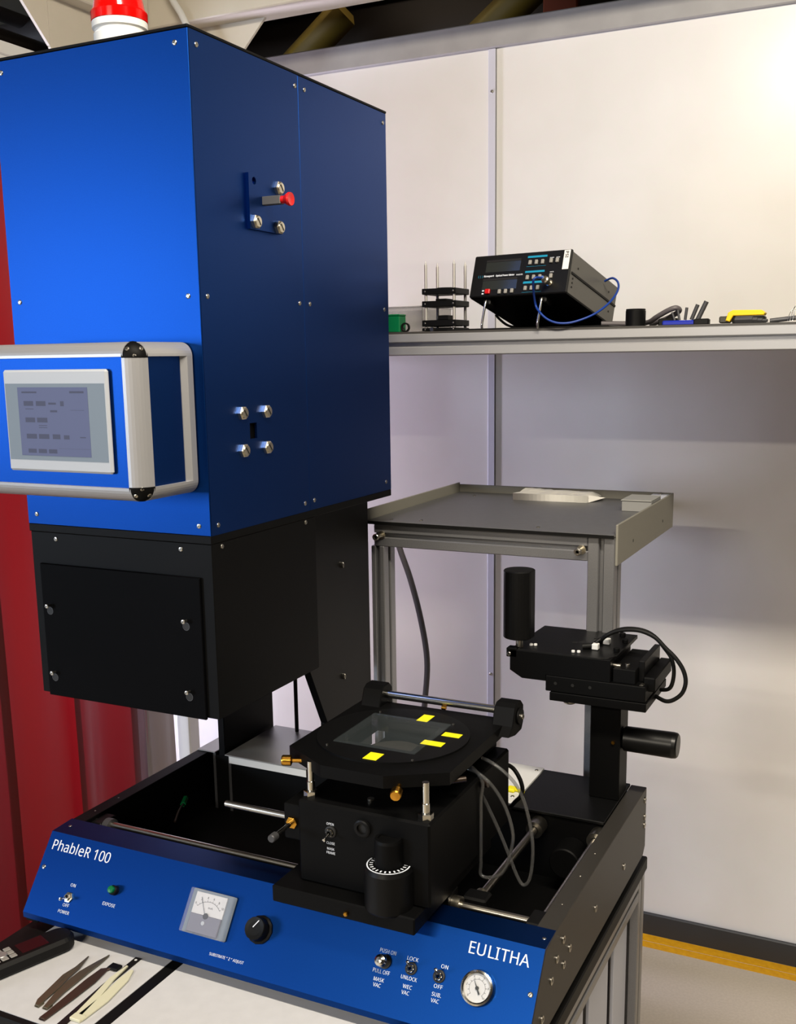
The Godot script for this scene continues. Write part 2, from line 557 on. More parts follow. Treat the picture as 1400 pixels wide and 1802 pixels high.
func room() -> void:
	var w := struct("wall_back", "cream panelled partition wall behind the machine")
	part_box("panel", Vector3(-7.6, 0, ZW - 0.06), Vector3(-1.064, 2.41, ZW), M.wall, w)
	part_box("panel", Vector3(-1.064, 0, ZW - 0.06), Vector3(3.6, 2.41, ZW), M.wall, w)
	part_box("cover_strip", Vector3(-1.074, 0.064, ZW), Vector3(-1.054, 2.41, ZW + 0.004), M.strip, w, 0.001)
	part_box("joint", Vector3(-1.0538, 0.064, ZW), Vector3(-1.0522, 2.41, ZW + 0.001), M.printgrey, w)
	for y in [2.304, 0.7073]:
		inst("screw", M.screw, w, Transform3D(face(Vector3.BACK).scaled(Vector3.ONE * 1.2), Vector3(-1.064, y, ZW + 0.004)))
	part_box("head_rail", Vector3(-7.6, 2.41, ZW - 0.06), Vector3(3.6, 2.476, ZW + 0.012), M.rail, w, 0.003)
	var b := struct("baseboard_back", "dark grey baseboard along the panelled wall")
	part_box("board", Vector3(-7.6, 0, ZW), Vector3(3.6, 0.064, ZW + 0.012), M.skirting, b, 0.003)
	var t := struct("trim_1", "yellow tape laid on the floor along the baseboard")
	part_box("tape_strip", Vector3(-7.6, 0.0, ZW + 0.012), Vector3(3.6, 0.0008, ZW + 0.046), M.tape, t)
	part_box("tape_strip", Vector3(-7.6, 0.0, ZW + 0.049), Vector3(3.6, 0.0008, ZW + 0.078), M.tape, t)
	var f := struct("floor", "pale beige resin floor")
	part_box("slab", Vector3(-7.6, -0.1, -5.2), Vector3(3.6, 0, 3.6), M.floor, f)
	var c := struct("ceiling", "room ceiling")
	part_box("slab", Vector3(-7.6, 3.0, ZW - 0.06), Vector3(3.6, 3.1, 3.6), M.ceiling, c)
	part_box("far_slab", Vector3(-7.6, 3.5, -5.2), Vector3(3.6, 3.6, ZW - 0.06), M.hallwall, c)
	part_box("step", Vector3(-7.6, 3.0, ZW - 0.1), Vector3(3.6, 3.5, ZW - 0.06), M.hallwall, c)
	for a in [["wall_left", Vector3(-7.7, 0, -5.2), Vector3(-7.6, 3.6, 3.6)], ["wall_right", Vector3(3.6, 0, -5.2), Vector3(3.7, 3.6, 3.6)], ["wall_front", Vector3(-7.6, 0, 3.6), Vector3(-6.4, 3.6, 3.7)]]:
		var s := struct(a[0], "plain wall of the room")
		part_box("panel", a[1], a[2], M.roomgrey, s)
	var wf := get_node("wall_front")
	O = Vector3.ZERO
	part_box("panel", Vector3(-4.0, 0, 3.6), Vector3(3.6, 3.6, 3.7), M.roomgrey, wf)
	part_box("panel", Vector3(-6.4, 0, 3.6), Vector3(-4.0, 1.15, 3.7), M.roomgrey, wf)
	part_box("panel", Vector3(-6.4, 2.55, 3.6), Vector3(-4.0, 3.6, 3.7), M.roomgrey, wf)
	var wn := struct("window_1", "frosted daylight window across the room from the machine")
	for a in [[-6.4, -6.34, 1.15, 2.55], [-4.06, -4.0, 1.15, 2.55], [-6.34, -4.06, 1.15, 1.21], [-6.34, -4.06, 2.49, 2.55], [-5.23, -5.17, 1.21, 2.49]]:
		part_box("window_frame", Vector3(a[0], a[2], 3.58), Vector3(a[1], a[3], 3.68), M.fixture, wn)
	for x in [[-6.34, -5.23], [-5.17, -4.06]]:
		part_box("frosted_pane", Vector3(x[0], 1.21, 3.62), Vector3(x[1], 2.49, 3.63), M.daylight, wn)
	var v := struct("wall_far", "dark wall of the hall beyond the partition")
	part_box("panel", Vector3(-7.6, 0, -5.2), Vector3(3.6, 3.6, -5.1), M.hallwall, v)

func overhead() -> void:
	# hall beyond the partition: dark ducts and beams seen over the wall
	var g := thing("roof_duct", "dark grey round duct under the roof beyond the partition wall", "duct", Vector3(-1.5, 3.0, -3.8))
	part_cyl("pipe", Vector3(-5.5, 3.02, -3.8), Vector3(1.8, 3.02, -3.8), 0.085, M.duct, g, 24)
	for x in [-2.6, -1.3, 0.0, 1.2]:
		part_cyl("collar", Vector3(x, 3.02, -3.8), Vector3(x + 0.05, 3.02, -3.8), 0.092, M.duct, g, 24)
	var h := thing("roof_girder", "brown steel girder under the roof beyond the partition wall", "beam", Vector3(-1.5, 2.9, -4.6))
	part_box("web", Vector3(-3.3, 2.9, -4.61), Vector3(1.8, 3.2, -4.59), M.brown, h)
	part_box("flange", Vector3(-3.3, 2.88, -4.68), Vector3(1.8, 2.9, -4.52), M.brown, h)
	part_box("flange", Vector3(-3.3, 3.2, -4.68), Vector3(1.8, 3.22, -4.52), M.brown, h)
	for x in [-2.62, -1.75]:
		var k := thing("roof_brace", "ochre slanting roof brace nearest the cream corner frame" if x < -2.0 else "ochre slanting roof brace beside the orange roof bracket", "brace", Vector3(x, 2.75, -4.2), "roof braces")
		part_tube("bar", [Vector3(x - 0.35, 2.55, -4.2), Vector3(x + 0.35, 3.05, -4.2)], 0.075, M.ochre, k, 4, 1)
	var og := thing("roof_bracket", "orange bracket hanging under the roof beyond the partition wall", "bracket", Vector3(-1.3, 2.8, -4.0))
	part_box("plate", Vector3(-1.33, 2.78, -4.02), Vector3(-1.2, 3.0, -3.98), M.orange, og, 0.005)
	part_box("stem", Vector3(-1.29, 3.0, -4.015), Vector3(-1.24, 3.4, -3.985), M.orange, og, 0.005)
	# enclosure frame: corner post, two head beams, gusset plates
	var e := thing("enclosure_frame", "cream metal enclosure frame with corner post and gusset plates behind the blue cabinet", "frame", Vector3(-1.96, 0, -2.5))
	part_box("post", Vector3(-1.985, 0.0, -2.53), Vector3(-1.935, 2.5, -2.48), M.white, e, 0.004)
	part_box("beam", Vector3(-2.06, 2.5, -2.56), Vector3(3.55, 3.0, -2.46), M.beige, e, 0.003)  # both beams: unseen upper part, up to the ceiling, added to block lamp light
	part_box("beam", Vector3(-2.06, 2.5, -2.46), Vector3(-1.93, 3.0, 0.6), M.beige, e, 0.003)
	var st := mb()
	prism(st, [Vector2(-1.935, 2.5), Vector2(-1.604, 2.5), Vector2(-1.85, 2.254), Vector2(-1.935, 2.254)], "xy", -2.534, -2.526)
	obj("gusset_plate", st, M.beige, e)
	st = mb()
	prism(st, [Vector2(-2.48, 2.5), Vector2(-2.129, 2.5), Vector2(-2.129, 2.382), Vector2(-2.26, 2.254), Vector2(-2.48, 2.254)], "zy", -1.984, -1.976)
	obj("gusset_plate", st, M.beige, e)
	st = mb()
	prism(st, [Vector2(-2.127, 2.5), Vector2(-2.012, 2.5), Vector2(-2.127, 2.385)], "zy", -1.984, -1.976)
	obj("gusset_plate", st, M.beige, e)
	for x in [1.44]:
		part_box("post", Vector3(x, 0.0, -2.53), Vector3(x + 0.05, 2.5, -2.48), M.white, e, 0.004)
	part_box("post", Vector3(-2.02, 0.0, 0.54), Vector3(-1.97, 2.5, 0.59), M.white, e, 0.004)
	var cb := thing("ceiling_cable", "white cable hanging over the cream head beam behind the cabinet", "cable", Vector3(-1.8, 2.5, -2.4))
	part_tube("sheath", [Vector3(-1.90, 2.95, -2.42), Vector3(-1.86, 2.62, -2.44), Vector3(-1.80, 2.50, -2.44), Vector3(-1.765, 2.40, -2.45), Vector3(-1.76, 2.1, -2.46)], 0.009, M.white, cb)
	# pipes seen over the curtain
	for a in [[-3.45, 2.90, 0.055, "thick brown pipe running off beyond the partition above the red curtain", M.brown], [-3.62, 3.08, 0.03, "thin grey pipe running off beyond the partition above the red curtain", M.duct]]:
		var p := thing("ceiling_pipe", a[3], "pipe", Vector3(a[0], a[1], -3.9))
		part_cyl("pipe", Vector3(a[0], a[1], -2.9), Vector3(a[0], a[1], -5.05), a[2], a[4], p, 16)
		for z in [-3.3, -4.2]:
			part_box("hanger", Vector3(a[0] - 0.012, a[1], z - 0.012), Vector3(a[0] + 0.012, 3.5, z + 0.012), M.white, p)

func curtain() -> void:
	var r := thing("curtain_rail", "white curtain rail under the side beam carrying the red strips", "curtain rail", Vector3(-1.95, 2.3, -1.5))
	part_box("track", Vector3(-1.975, 2.315, -2.47), Vector3(-1.935, 2.345, -0.9), M.white, r, 0.003)
	for z in [-1.7, -1.0]:
		part_box("hanger", Vector3(-1.965, 2.345, z), Vector3(-1.945, 2.5, z + 0.02), M.white, r)
	var spots := []
	spots.append([-2.44, -2.30, 0.0, Color(0.52, 0.47, 0.40), "clear yellowish plastic strip beside the white corner post", 0.97])
	spots.append([-2.335, -2.235, 0.006, Color(0.55, 0.30, 0.34), "pale pink plastic strip at the end of the red curtain", 0.97])
	var z := -2.262
	var tones := [Color(0.36, 0.05, 0.065), Color(0.43, 0.055, 0.06), Color(0.39, 0.06, 0.075), Color(0.44, 0.065, 0.065)]
	var k := 0
	var rng := RandomNumberGenerator.new()
	rng.seed = 5
	while z < -1.2:
		var w := 0.19 + rng.randf() * 0.05
		spots.append([z, z + w + 0.025, 0.006 * (k % 2), tones[k % 4], ["red plastic curtain strip overlapping the pale pink strip", "second red curtain strip from the pale pink strip", "third red curtain strip from the pale pink strip", "fourth red curtain strip from the pale pink strip", "red curtain strip at the rail's free end"][mini(k, 4)], 0.93])
		z += w
		k += 1
	for i in spots.size():
		var s: Array = spots[i]
		var t := thing("curtain_strip", s[4], "curtain", Vector3(-1.955, 0, (s[0] + s[1]) / 2), "red curtain strips" if i > 1 else "")
		var m := mat(Color(s[3].r, s[3].g, s[3].b, s[5]), 0.35, 0.0, 0.4)
		if i < 2:
			m.transparency = BaseMaterial3D.TRANSPARENCY_ALPHA
		m.backlight_enabled = true
		m.backlight = Color(s[3].r * 0.85, s[3].g * 0.8, s[3].b * 0.9) if i > 1 else Color(0.12, 0.09, 0.09)
		var st := mb()
		var n := 10
		var rows := 8
		var ph := rng.randf() * 6.0
		var grid := []
		for a in n + 1:
			var col := []
			for b in rows + 1:
				var u := float(a) / n
				var y := 0.012 + 2.31 * b / rows
				var amp := 0.008 + 0.005 * sin(ph + b * 0.9)
				var x: float = -1.955 - s[2] + amp * sin(u * TAU * 1.3 + ph + b * 0.12) - 0.012 * u * (1 - u) * 2.0
				col.append(Vector3(x, y, lerpf(s[0], s[1], u)) - O)
			grid.append(col)
		for a in n:
			for b in rows:
				var nn := [Vector3.ZERO, Vector3.ZERO, Vector3.ZERO, Vector3.ZERO]
				var ids := [[a, b], [a + 1, b], [a + 1, b + 1], [a, b + 1]]
				for q in 4:
					var i0: int = ids[q][0]
					var j0: int = ids[q][1]
					var du: Vector3 = grid[mini(i0 + 1, n)][j0] - grid[maxi(i0 - 1, 0)][j0]
					var dv: Vector3 = grid[i0][mini(j0 + 1, rows)] - grid[i0][maxi(j0 - 1, 0)]
					var v := du.cross(dv).normalized()
					nn[q] = v if v.x > 0 else -v
				tri(st, grid[a][b], grid[a + 1][b], grid[a + 1][b + 1], nn[0], nn[0], nn[1], nn[2])
				tri(st, grid[a][b], grid[a + 1][b + 1], grid[a][b + 1], nn[0], nn[0], nn[2], nn[3])
		obj("sheet", st, m, t)
		part_box("clamp", Vector3(-1.97, 2.30, s[0] + 0.01), Vector3(-1.94, 2.325, s[1] - 0.01), M.white, t)

# ------------------------------------------------------------------ bench
const BT := 0.72

func profile_bar(called: String, lo: Vector3, hi: Vector3, axis: int, parent: Node, m: Material = null) -> void:
	# square aluminium profile with a slot along the middle of each long face
	var st := mb()
	var a := (axis + 1) % 3
	var b := (axis + 2) % 3
	var g := 0.0042
	var d := 0.011
	var ca: float = (lo[a] + hi[a]) / 2
	var cb: float = (lo[b] + hi[b]) / 2
	var l := lo; var h := hi
	# core, then eight lips
	l[a] += d; h[a] -= d; l[b] += d; h[b] -= d
	box(st, l, h)
	for s in [[0, 0], [0, 1], [1, 0], [1, 1]]:
		l = lo; h = hi
		if s[0] == 0: h[a] = ca - g
		else: l[a] = ca + g
		if s[1] == 0: h[b] = cb - g
		else: l[b] = cb + g
		box(st, l, h, 0.0015)
	var o := obj(called, st, m if m else M.alu, parent)
	o.set_meta("label", "aluminium slotted profile")

func bench() -> void:
	var t := thing("workbench", "aluminium profile workbench with a black top under the blue mask aligner base", "workbench", Vector3(-0.815, 0, -1.37))
	var tp := part_box("tabletop", Vector3(-1.245, 0.695, -1.80), Vector3(-0.385, BT, -0.945), M.rubber, t, 0.002)
	tp.set_meta("label", "black bench top")
	for x in [-1.24, -0.43]:
		for z in [-1.795, -0.99]:
			profile_bar("leg", Vector3(x, 0.02, z), Vector3(x + 0.042, 0.695, z + 0.042), 1, t)
			part_cyl("foot", Vector3(x + 0.021, 0, z + 0.021), Vector3(x + 0.021, 0.02, z + 0.021), 0.02, M.rubber, t, 16)
		profile_bar("rail", Vector3(x, 0.653, -1.753), Vector3(x + 0.042, 0.695, -0.99), 2, t)
		profile_bar("rail", Vector3(x, 0.12, -1.753), Vector3(x + 0.042, 0.162, -0.99), 2, t)
	for z in [-1.795, -0.99]:
		profile_bar("rail", Vector3(-1.198, 0.653, z), Vector3(-0.43, 0.695, z + 0.042), 0, t)
	# infill panels on the right side
	var zs := [-1.745, -1.655, -1.615, -1.50, -1.465, -1.36, -1.325, -1.0]
	for k in 4:
		part_box("side_panel", Vector3(-0.412, 0.165, zs[k * 2]), Vector3(-0.406, 0.65, zs[k * 2 + 1]), M.panelgrey, t, 0.001)
	part_box("inner_sheet", Vector3(-0.44, 0.165, -1.75), Vector3(-0.436, 0.65, -0.995), M.aludark, t)
	part_box("shelf_board", Vector3(-1.198, 0.14, -1.75), Vector3(-0.44, 0.158, -0.995), M.panelgrey, t)

# ------------------------------------------------------------------ base unit
const BL := -1.2402
const BR := -0.3877
const BTOP := 0.8575

func incline(u: float, v: float, out := 0.0) -> Vector3:
	return Vector3(u, 0.7487, -1.1366) + Vector3(0, 0.81332, -0.58181) * v + Vector3(0, 0.58181, 0.81332) * out

func base_unit() -> void:
	var t := thing("aligner_base", "blue fronted black mask aligner base with switches, meter and pressure gauge, on the workbench", "machine base", Vector3(-0.81, BT, -1.45))
	# side plates
	for x in [BL, BR - 0.028]:
		var st := mb()
		prism(st, [Vector2(-1.2555, BTOP), Vector2(-1.214, 0.8525), Vector2(-1.140, 0.7487), Vector2(-1.140, 0.7335), Vector2(-1.772, 0.7335), Vector2(-1.787, 0.746), Vector2(-1.787, BTOP)], "zy", x + (0.0015 if x == BL else 0.0), x + 0.028 - (0.0 if x == BL else 0.0), 0.0008)
		var o := obj("side_plate", st, M.sidegrey if x > -1.0 else M.black, t)
		if x > -1.0:
			o.set_meta("label", "dark grey side plate with cap screws")
	part_box("floor_plate", Vector3(BL + 0.028, 0.7345, -1.785), Vector3(BR - 0.028, 0.742, -1.15), M.blackdeep, t)
	part_box("back_plate", Vector3(BL + 0.028, 0.742, -1.785), Vector3(BR - 0.028, 0.845, -1.773), M.blackdeep, t)
	for x in [-1.2, -0.43]:
		for z in [-1.75, -1.22]:
			part_cyl("foot", Vector3(x, BT, z), Vector3(x, 0.7345, z), 0.016, M.rubber, t, 16)
	# folded blue front sheet
	var sec := [Vector2(-1.259, 0.8580), Vector2(-1.2130, 0.8556), Vector2(-1.1366, 0.7487), Vector2(-1.1366, 0.7395), Vector2(-1.15, 0.7375), Vector2(-1.15, 0.7405), Vector2(-1.1396, 0.7423), Vector2(-1.1396, 0.7478), Vector2(-1.2145, 0.8526), Vector2(-1.259, 0.855)]
	var fs := mb()
	prism(fs, sec, "zy", BL, BR - 0.0005)
	var fo := obj("front_panel", fs, M.blue, t)
	fo.set_meta("label", "blue folded front panel with white lettering")
	var nb := face(Vector3(0, 0.58181, 0.81332), Vector3(0, 0.81332, -0.58181))
	# lettering: text, u, v, width, height
	var L := [["PhableR 100", -1.1683, 0.1115, 0.120, 0.0175], ["EULITHA", -0.4477, 0.1120, 0.085, 0.0155],
		["ON", -1.1608, 0.0577, 0.010, 0.0050], ["OFF", -1.1616, 0.0263, 0.0125, 0.0050], ["POWER", -1.1614, 0.0157, 0.0225, 0.0050], ["EXPOSE", -1.0817, 0.0439, 0.0245, 0.0050],
		["SUBSTRATE \" Z \" ADJUST", -0.8495, 0.0151, 0.060, 0.0050],
		["PUSH ON", -0.6035, 0.0801, 0.0245, 0.0052], ["PULL OFF", -0.6066, 0.0530, 0.0255, 0.0052], ["MASK", -0.6075, 0.0425, 0.0155, 0.0050], ["VAC", -0.6085, 0.0350, 0.0115, 0.0050],
		["LOCK", -0.5655, 0.0790, 0.0165, 0.0050], ["UNLOCK", -0.5650, 0.0540, 0.0235, 0.0050], ["WEC", -0.5645, 0.0430, 0.0135, 0.0050], ["VAC", -0.5655, 0.0352, 0.0115, 0.0050],
		["ON", -0.5185, 0.0795, 0.010, 0.0050], ["OFF", -0.5215, 0.0534, 0.0125, 0.0050], ["SUB.", -0.5215, 0.0430, 0.0135, 0.0050], ["VAC", -0.5220, 0.0352, 0.0115, 0.0050]]
	for a in L:
		lettering(a[0], fo, incline(a[1], a[2], 0.0001) - O, a[3], a[4], nb, M.print)
	# panel screws and cap screws of the right plate
	for a in [[-1.2309, 0.0738], [-0.3965, 0.0727]]:
		inst("screw", M.screw, t, Transform3D(nb, incline(a[0], a[1], 0.0) - O))
	for p in [Vector3(-0.397, 0.8566, -1.235), Vector3(-1.222, 0.8575, -1.235), Vector3(-1.226, BTOP, -1.30), Vector3(-1.226, BTOP, -1.36), Vector3(-0.402, BTOP, -1.33), Vector3(-0.402, BTOP, -1.42), Vector3(-0.402, BTOP, -1.50)]:
		inst("screw", M.screw2, t, Transform3D(face(Vector3.UP).scaled(Vector3.ONE * (0.8 if p.z > -1.25 else 0.4)), p - O))
	var cs := socket_mesh(0.0056, 0.0020, M.steel, M.slot)
	O = t.position
	for q in [[0.828, -1.2905], [0.8145, -1.2615], [0.7955, -1.238], [0.7885, -1.293], [0.7985, -1.321], [0.762, -1.1995], [0.791, -1.455], [0.778, -1.63], [0.838, -1.775], [0.806, -1.776], [0.790, -1.776]]:
		inst("cap_screw", cs, t, Transform3D(face(Vector3.RIGHT), Vector3(BR, q[0], q[1]) - O))
	# power switch, expose button
	toggle(t, incline(-1.161, 0.0385), nb, -0.35, false)
	toggle(t, incline(-0.5647, 0.0665), nb, 0.45, true)
	toggle(t, incline(-0.5232, 0.0660), nb, 0.45, true)
	var st2 := mb()
	lathe(st2, incline(-1.079, 0.066), nb.z, [Vector2(0.0075, 0), Vector2(0.0075, 0.007), Vector2(0.006, 0.009), Vector2(0.0058, 0.009)], 20)
	var gb := obj("push_button", st2, M.rubber, t)
	st2 = mb()
	lathe(st2, incline(-1.079, 0.066), nb.z, [Vector2(0.0058, 0.0085), Vector2(0.0058, 0.0125), Vector2(0.0048, 0.0138), Vector2(0, 0.0143)], 20)
	obj("green_cap", st2, M.greenlamp, gb)
	gb.set_meta("label", "green push button")
	# mask vacuum push knob
	st2 = mb()
	lathe(st2, incline(-0.6046, 0.0665), nb.z, [Vector2(0.0095, 0), Vector2(0.0095, 0.003), Vector2(0.004, 0.004), Vector2(0.004, 0.010)], 24)
	var pk := obj("push_knob", st2, M.slot, t)
	st2 = mb()
	lathe(st2, incline(-0.6046, 0.0665), nb.z, [Vector2(0.003, 0.009), Vector2(0.0075, 0.0115), Vector2(0.0088, 0.016), Vector2(0.0075, 0.0205), Vector2(0.004, 0.0228), Vector2(0, 0.0232)], 24)
	obj("knob_head", st2, M.chrome, pk)
	panel_meter(t, nb)
	# substrate height knob
	var kc := incline(-0.8075, 0.0650)
	st2 = mb()
	lathe(st2, kc, nb.z, [Vector2(0.0205, 0), Vector2(0.0205, 0.003), Vector2(0.0175, 0.0045), Vector2(0.0165, 0.018), Vector2(0.0155, 0.0195)], 12)
	lathe(st2, kc, nb.z, [Vector2(0.0155, 0.0195), Vector2(0.010, 0.0188), Vector2(0, 0.0185)], 24)
	var kn := obj("rotary_knob", st2, M.anod, t)
	kn.set_meta("label", "black fluted rotary knob with a white pointer line")
	st2 = mb()
	var dirk := (nb.x * -0.62 + nb.y * 0.1).normalized()
	dirk = (nb.x * 0.55 + nb.y * 0.83).normalized()
	for i in 1:
		var a0 := kc + nb.z * 0.0199 + dirk * 0.001 - nb.x * 0.003
		var a1 := kc + nb.z * 0.0199 + dirk * 0.014 - nb.x * 0.003
		var sd := nb.z.cross(dirk) * 0.0007
		quad(st2, a0 + sd - O, a0 - sd - O, a1 - sd - O, a1 + sd - O, nb.z)
	obj("pointer_line", st2, M.print, kn)
	pressure_gauge(t, nb)
	# rear cover plates
	part_box("cover_plate", Vector3(-1.237, 0.858, -1.787), Vector3(-1.1955, 0.8605, -1.607), M.silver, t, 0.0005)
	var cp := part_box("cover_plate", Vector3(-1.1695, 0.858, -1.787), Vector3(-0.985, 0.8605, -1.603), M.silver, t, 0.0005)
	part_box("front_flange", Vector3(-1.1595, 0.8445, -1.6045), Vector3(-0.985, 0.858, -1.603), M.white, cp)
	for x in [-1.1955, -1.1595]:
		part_box("bracket", Vector3(x - 0.006, 0.742, -1.612), Vector3(x, 0.858, -1.609), M.aludark, t)
	var wp := part_box("cover_plate", Vector3(-0.74, 0.858, -1.787), Vector3(-0.5785, 0.8625, -1.612), M.white, t, 0.0005)
	wp.set_meta("label", "pale grey rear cover plate")
	for p in [[-0.588, -1.64], [-0.588, -1.77]]:
		inst("screw", M.screw, t, Transform3D(face(Vector3.UP), Vector3(p[0], 0.8625, p[1]) - O))
	var bp := part_box("cover_plate", Vector3(-0.5780, 0.855, -1.785), Vector3(-0.4165, 0.8605, -1.607), M.anod, t, 0.001)
	bp.set_meta("label", "black rear cover plate")
	for p in [[-0.53, -1.66], [-0.52, -1.68], [-0.53, -1.72]]:
		part_cyl("tapped_hole", Vector3(p[0], 0.8605, p[1]), Vector3(p[0], 0.8607, p[1]), 0.002, M.slot, t, 8)
	part_box("rear_wall", Vector3(-1.2, 0.742, -1.616), Vector3(-0.4165, 0.853, -1.610), M.blackdeep, t)
	# linear guides
	part_cyl("guide_shaft", Vector3(-1.212, 0.846, -1.287), Vector3(-0.415, 0.846, -1.287), 0.0055, M.steel, t, 16)
	for x in [-1.212, -0.437]:
		part_box("shaft_block", Vector3(x, 0.80, -1.312), Vector3(x + 0.022, 0.852, -1.272), M.anod, t, 0.002)
	for x in [-0.5275, -0.4235]:
		part_cyl("guide_shaft", Vector3(x, 0.838, -1.606), Vector3(x, 0.838, -1.315), 0.006, M.steel, t, 16)
		var stb := mb()
		lathe(stb, Vector3(x, 0.838, -1.606), Vector3.BACK, [Vector2(0.007, 0.028), Vector2(0.0145, 0.028), Vector2(0.0145, 0.0), Vector2(0.007, 0.0)], 24)
		obj("bearing_ring", stb, M.steel, t)
	var cl := mb()
	lathe(cl, Vector3(-0.556, 0.846, -1.287), Vector3.RIGHT, [Vector2(0.006, 0), Vector2(0.0125, 0), Vector2(0.0125, 0.018), Vector2(0.006, 0.018)], 24)
	obj("clamp_collar", cl, M.nickel, t)
	part_box("shaft_block", Vector3(-0.545, 0.81, -1.335), Vector3(-0.508, 0.85, -1.305), M.anod, t, 0.003)
	cl = mb()
	lathe(cl, Vector3(-0.5275, 0.838, -1.330), Vector3.FORWARD, [Vector2(0.006, 0), Vector2(0.0105, 0), Vector2(0.0105, 0.012), Vector2(0.006, 0.012)], 24)
	obj("clamp_collar", cl, M.nickel, t)
	var rl := mb()
	lathe(rl, Vector3(-1.19, 0.84, -1.287), Vector3.RIGHT, [Vector2(0.006, 0), Vector2(0.016, 0), Vector2(0.016, 0.012), Vector2(0.006, 0.012)], 24)
	obj("clamp_collar", rl, M.aludark, t)
	# motor at the rear right of the well
	part_cyl("motor", Vector3(-0.468, 0.80, -1.606), Vector3(-0.468, 0.80, -1.555), 0.026, M.blackdeep, t, 28, 0.002)
	# small lead with a green plug lying in the well
	var w := part_tube("lead", [Vector3(-1.158, 0.797, -1.427), Vector3(-1.172, 0.803, -1.458), Vector3(-1.188, 0.800, -1.492), Vector3(-1.209, 0.79, -1.53)], 0.0022, M.brown, t)
	part_cyl("plug", Vector3(-1.186, 0.800, -1.488), Vector3(-1.198, 0.801, -1.512), 0.0055, M.greenlamp, w, 6)

func toggle(t: Node, at: Vector3, nb: Basis, lean: float, black_ring: bool) -> void:
	var st := mb()
	lathe(st, at, nb.z, [Vector2(0.0085, 0), Vector2(0.0085, 0.0022), Vector2(0.006, 0.003)], 20 if black_ring else 6)
	lathe(st, at, nb.z, [Vector2(0.0048, 0.002), Vector2(0.0048, 0.0065), Vector2(0.0030, 0.0068)], 16)
	var o := obj("toggle_switch", st, M.slot if black_ring else M.nickel, t)
	st = mb()
	lathe(st, at, nb.z, [Vector2(0.0055, 0.003), Vector2(0.0055, 0.0055), Vector2(0.0032, 0.0058)], 6)
	obj("nut", st, M.nickel, o)
	st = mb()
	var d := (nb.z + nb.y * lean).normalized()
	lathe(st, at + nb.z * 0.004, d, [Vector2(0.0014, 0), Vector2(0.0017, 0.010), Vector2(0.0027, 0.0155), Vector2(0.0022, 0.0175), Vector2(0, 0.018)], 14)
	obj("lever", st, M.chrome, o)

func panel_meter(t: Node, nb: Basis) -> void:
	# clear cased moving-coil meter on the inclined panel
	var c := Vector2(-0.8975, 0.0675)
	var w := 0.078
	var h := 0.064
	var hold := Node3D.new()
	hold.name = "panel_meter"
	hold.set_meta("label", "clear cased analogue panel meter with a white scale")
	hold.transform = Transform3D(nb, incline(c.x, c.y) - O)
	t.add_child(hold)
	var keep := O
	O = Vector3.ZERO
	part_box("rear_case", Vector3(-w / 2, -h / 2, 0.0), Vector3(w / 2, h / 2, 0.004), M.bezelgrey, hold, 0.0015)
	part_box("scale_plate", Vector3(-w / 2 + 0.009, -h / 2 + 0.029, 0.004), Vector3(w / 2 - 0.014, h / 2 - 0.004, 0.006), M.paper, hold)
	var lp := part_box("lower_cover", Vector3(-w / 2 + 0.009, -h / 2 + 0.002, 0.004), Vector3(w / 2 - 0.014, -h / 2 + 0.029, 0.0075), M.printgrey, hold, 0.001)
	lp.material_override = mat(Color(0.42, 0.42, 0.47), 0.4)
	# scale arc and ticks
	var st := mb()
	var pc := Vector2(-0.0025, -0.010)
	var R := 0.0265
	var up := Vector3.BACK
	for k in 24:
		var a0 := deg_to_rad(138 - k * 4.0)
		var a1 := deg_to_rad(138 - (k + 1) * 4.0)
		var q := []
		for rr in [R, R + 0.0005]:
			q.append(Vector3(pc.x + rr * cos(a0), pc.y + rr * sin(a0), 0.0062))
			q.append(Vector3(pc.x + rr * cos(a1), pc.y + rr * sin(a1), 0.0062))
		quad(st, q[0], q[1], q[3], q[2], up)
	for k in 11:
		var a0 := deg_to_rad(138 - k * 9.6)
		var d := Vector3(cos(a0), sin(a0), 0)
		var s := Vector3(-sin(a0), cos(a0), 0) * 0.00022
		var l0 := 0.003 if k % 2 == 0 else 0.002
		var p := Vector3(pc.x, pc.y, 0.0062)
		quad(st, p + d * R + s, p + d * R - s, p + d * (R + l0) - s, p + d * (R + l0) + s, up)
	obj("scale_marks", st, M.printdark, hold)
	var nums := ["0", "2", "4", "6", "8", "10"]
	for k in 6:
		var a0 := deg_to_rad(138 - k * 19.2)
		lettering(nums[k], hold, Vector3(pc.x + 0.0325 * cos(a0), pc.y + 0.0325 * sin(a0), 0.006), 0.0021 if k < 5 else 0.004, 0.0032, Basis(), M.printdark)
	lettering("mA", hold, Vector3(0.001, 0.0085, 0.006), 0.008, 0.003, Basis(), M.printgrey)
	# needle on its hub
	st = mb()
	var hub := Vector3(-0.0045, -0.0035, 0.0072)
	var tip := Vector3(-0.0185, 0.0215, 0.0072)
	var dn := (tip - hub).normalized()
	var sn := Vector3(-dn.y, dn.x, 0) * 0.00035
	quad(st, hub + sn, hub - sn, tip - sn, tip + sn, up)
	lathe(st, Vector3(-0.0025, -0.004, 0.0075), Vector3.BACK, [Vector2(0.0045, 0), Vector2(0.0045, 0.0006), Vector2(0, 0.0008)], 16)
	obj("needle", st, M.printdark, hold)
	part_cyl("zero_screw", Vector3(-0.0035, -0.0145, 0.0075), Vector3(-0.0035, -0.0145, 0.0085), 0.003, M.bezel, hold, 16)
	part_box("clear_cover", Vector3(-w / 2, -h / 2, 0.004), Vector3(w / 2, h / 2, 0.0125), M.acrylic, hold, 0.0015)
	O = keep

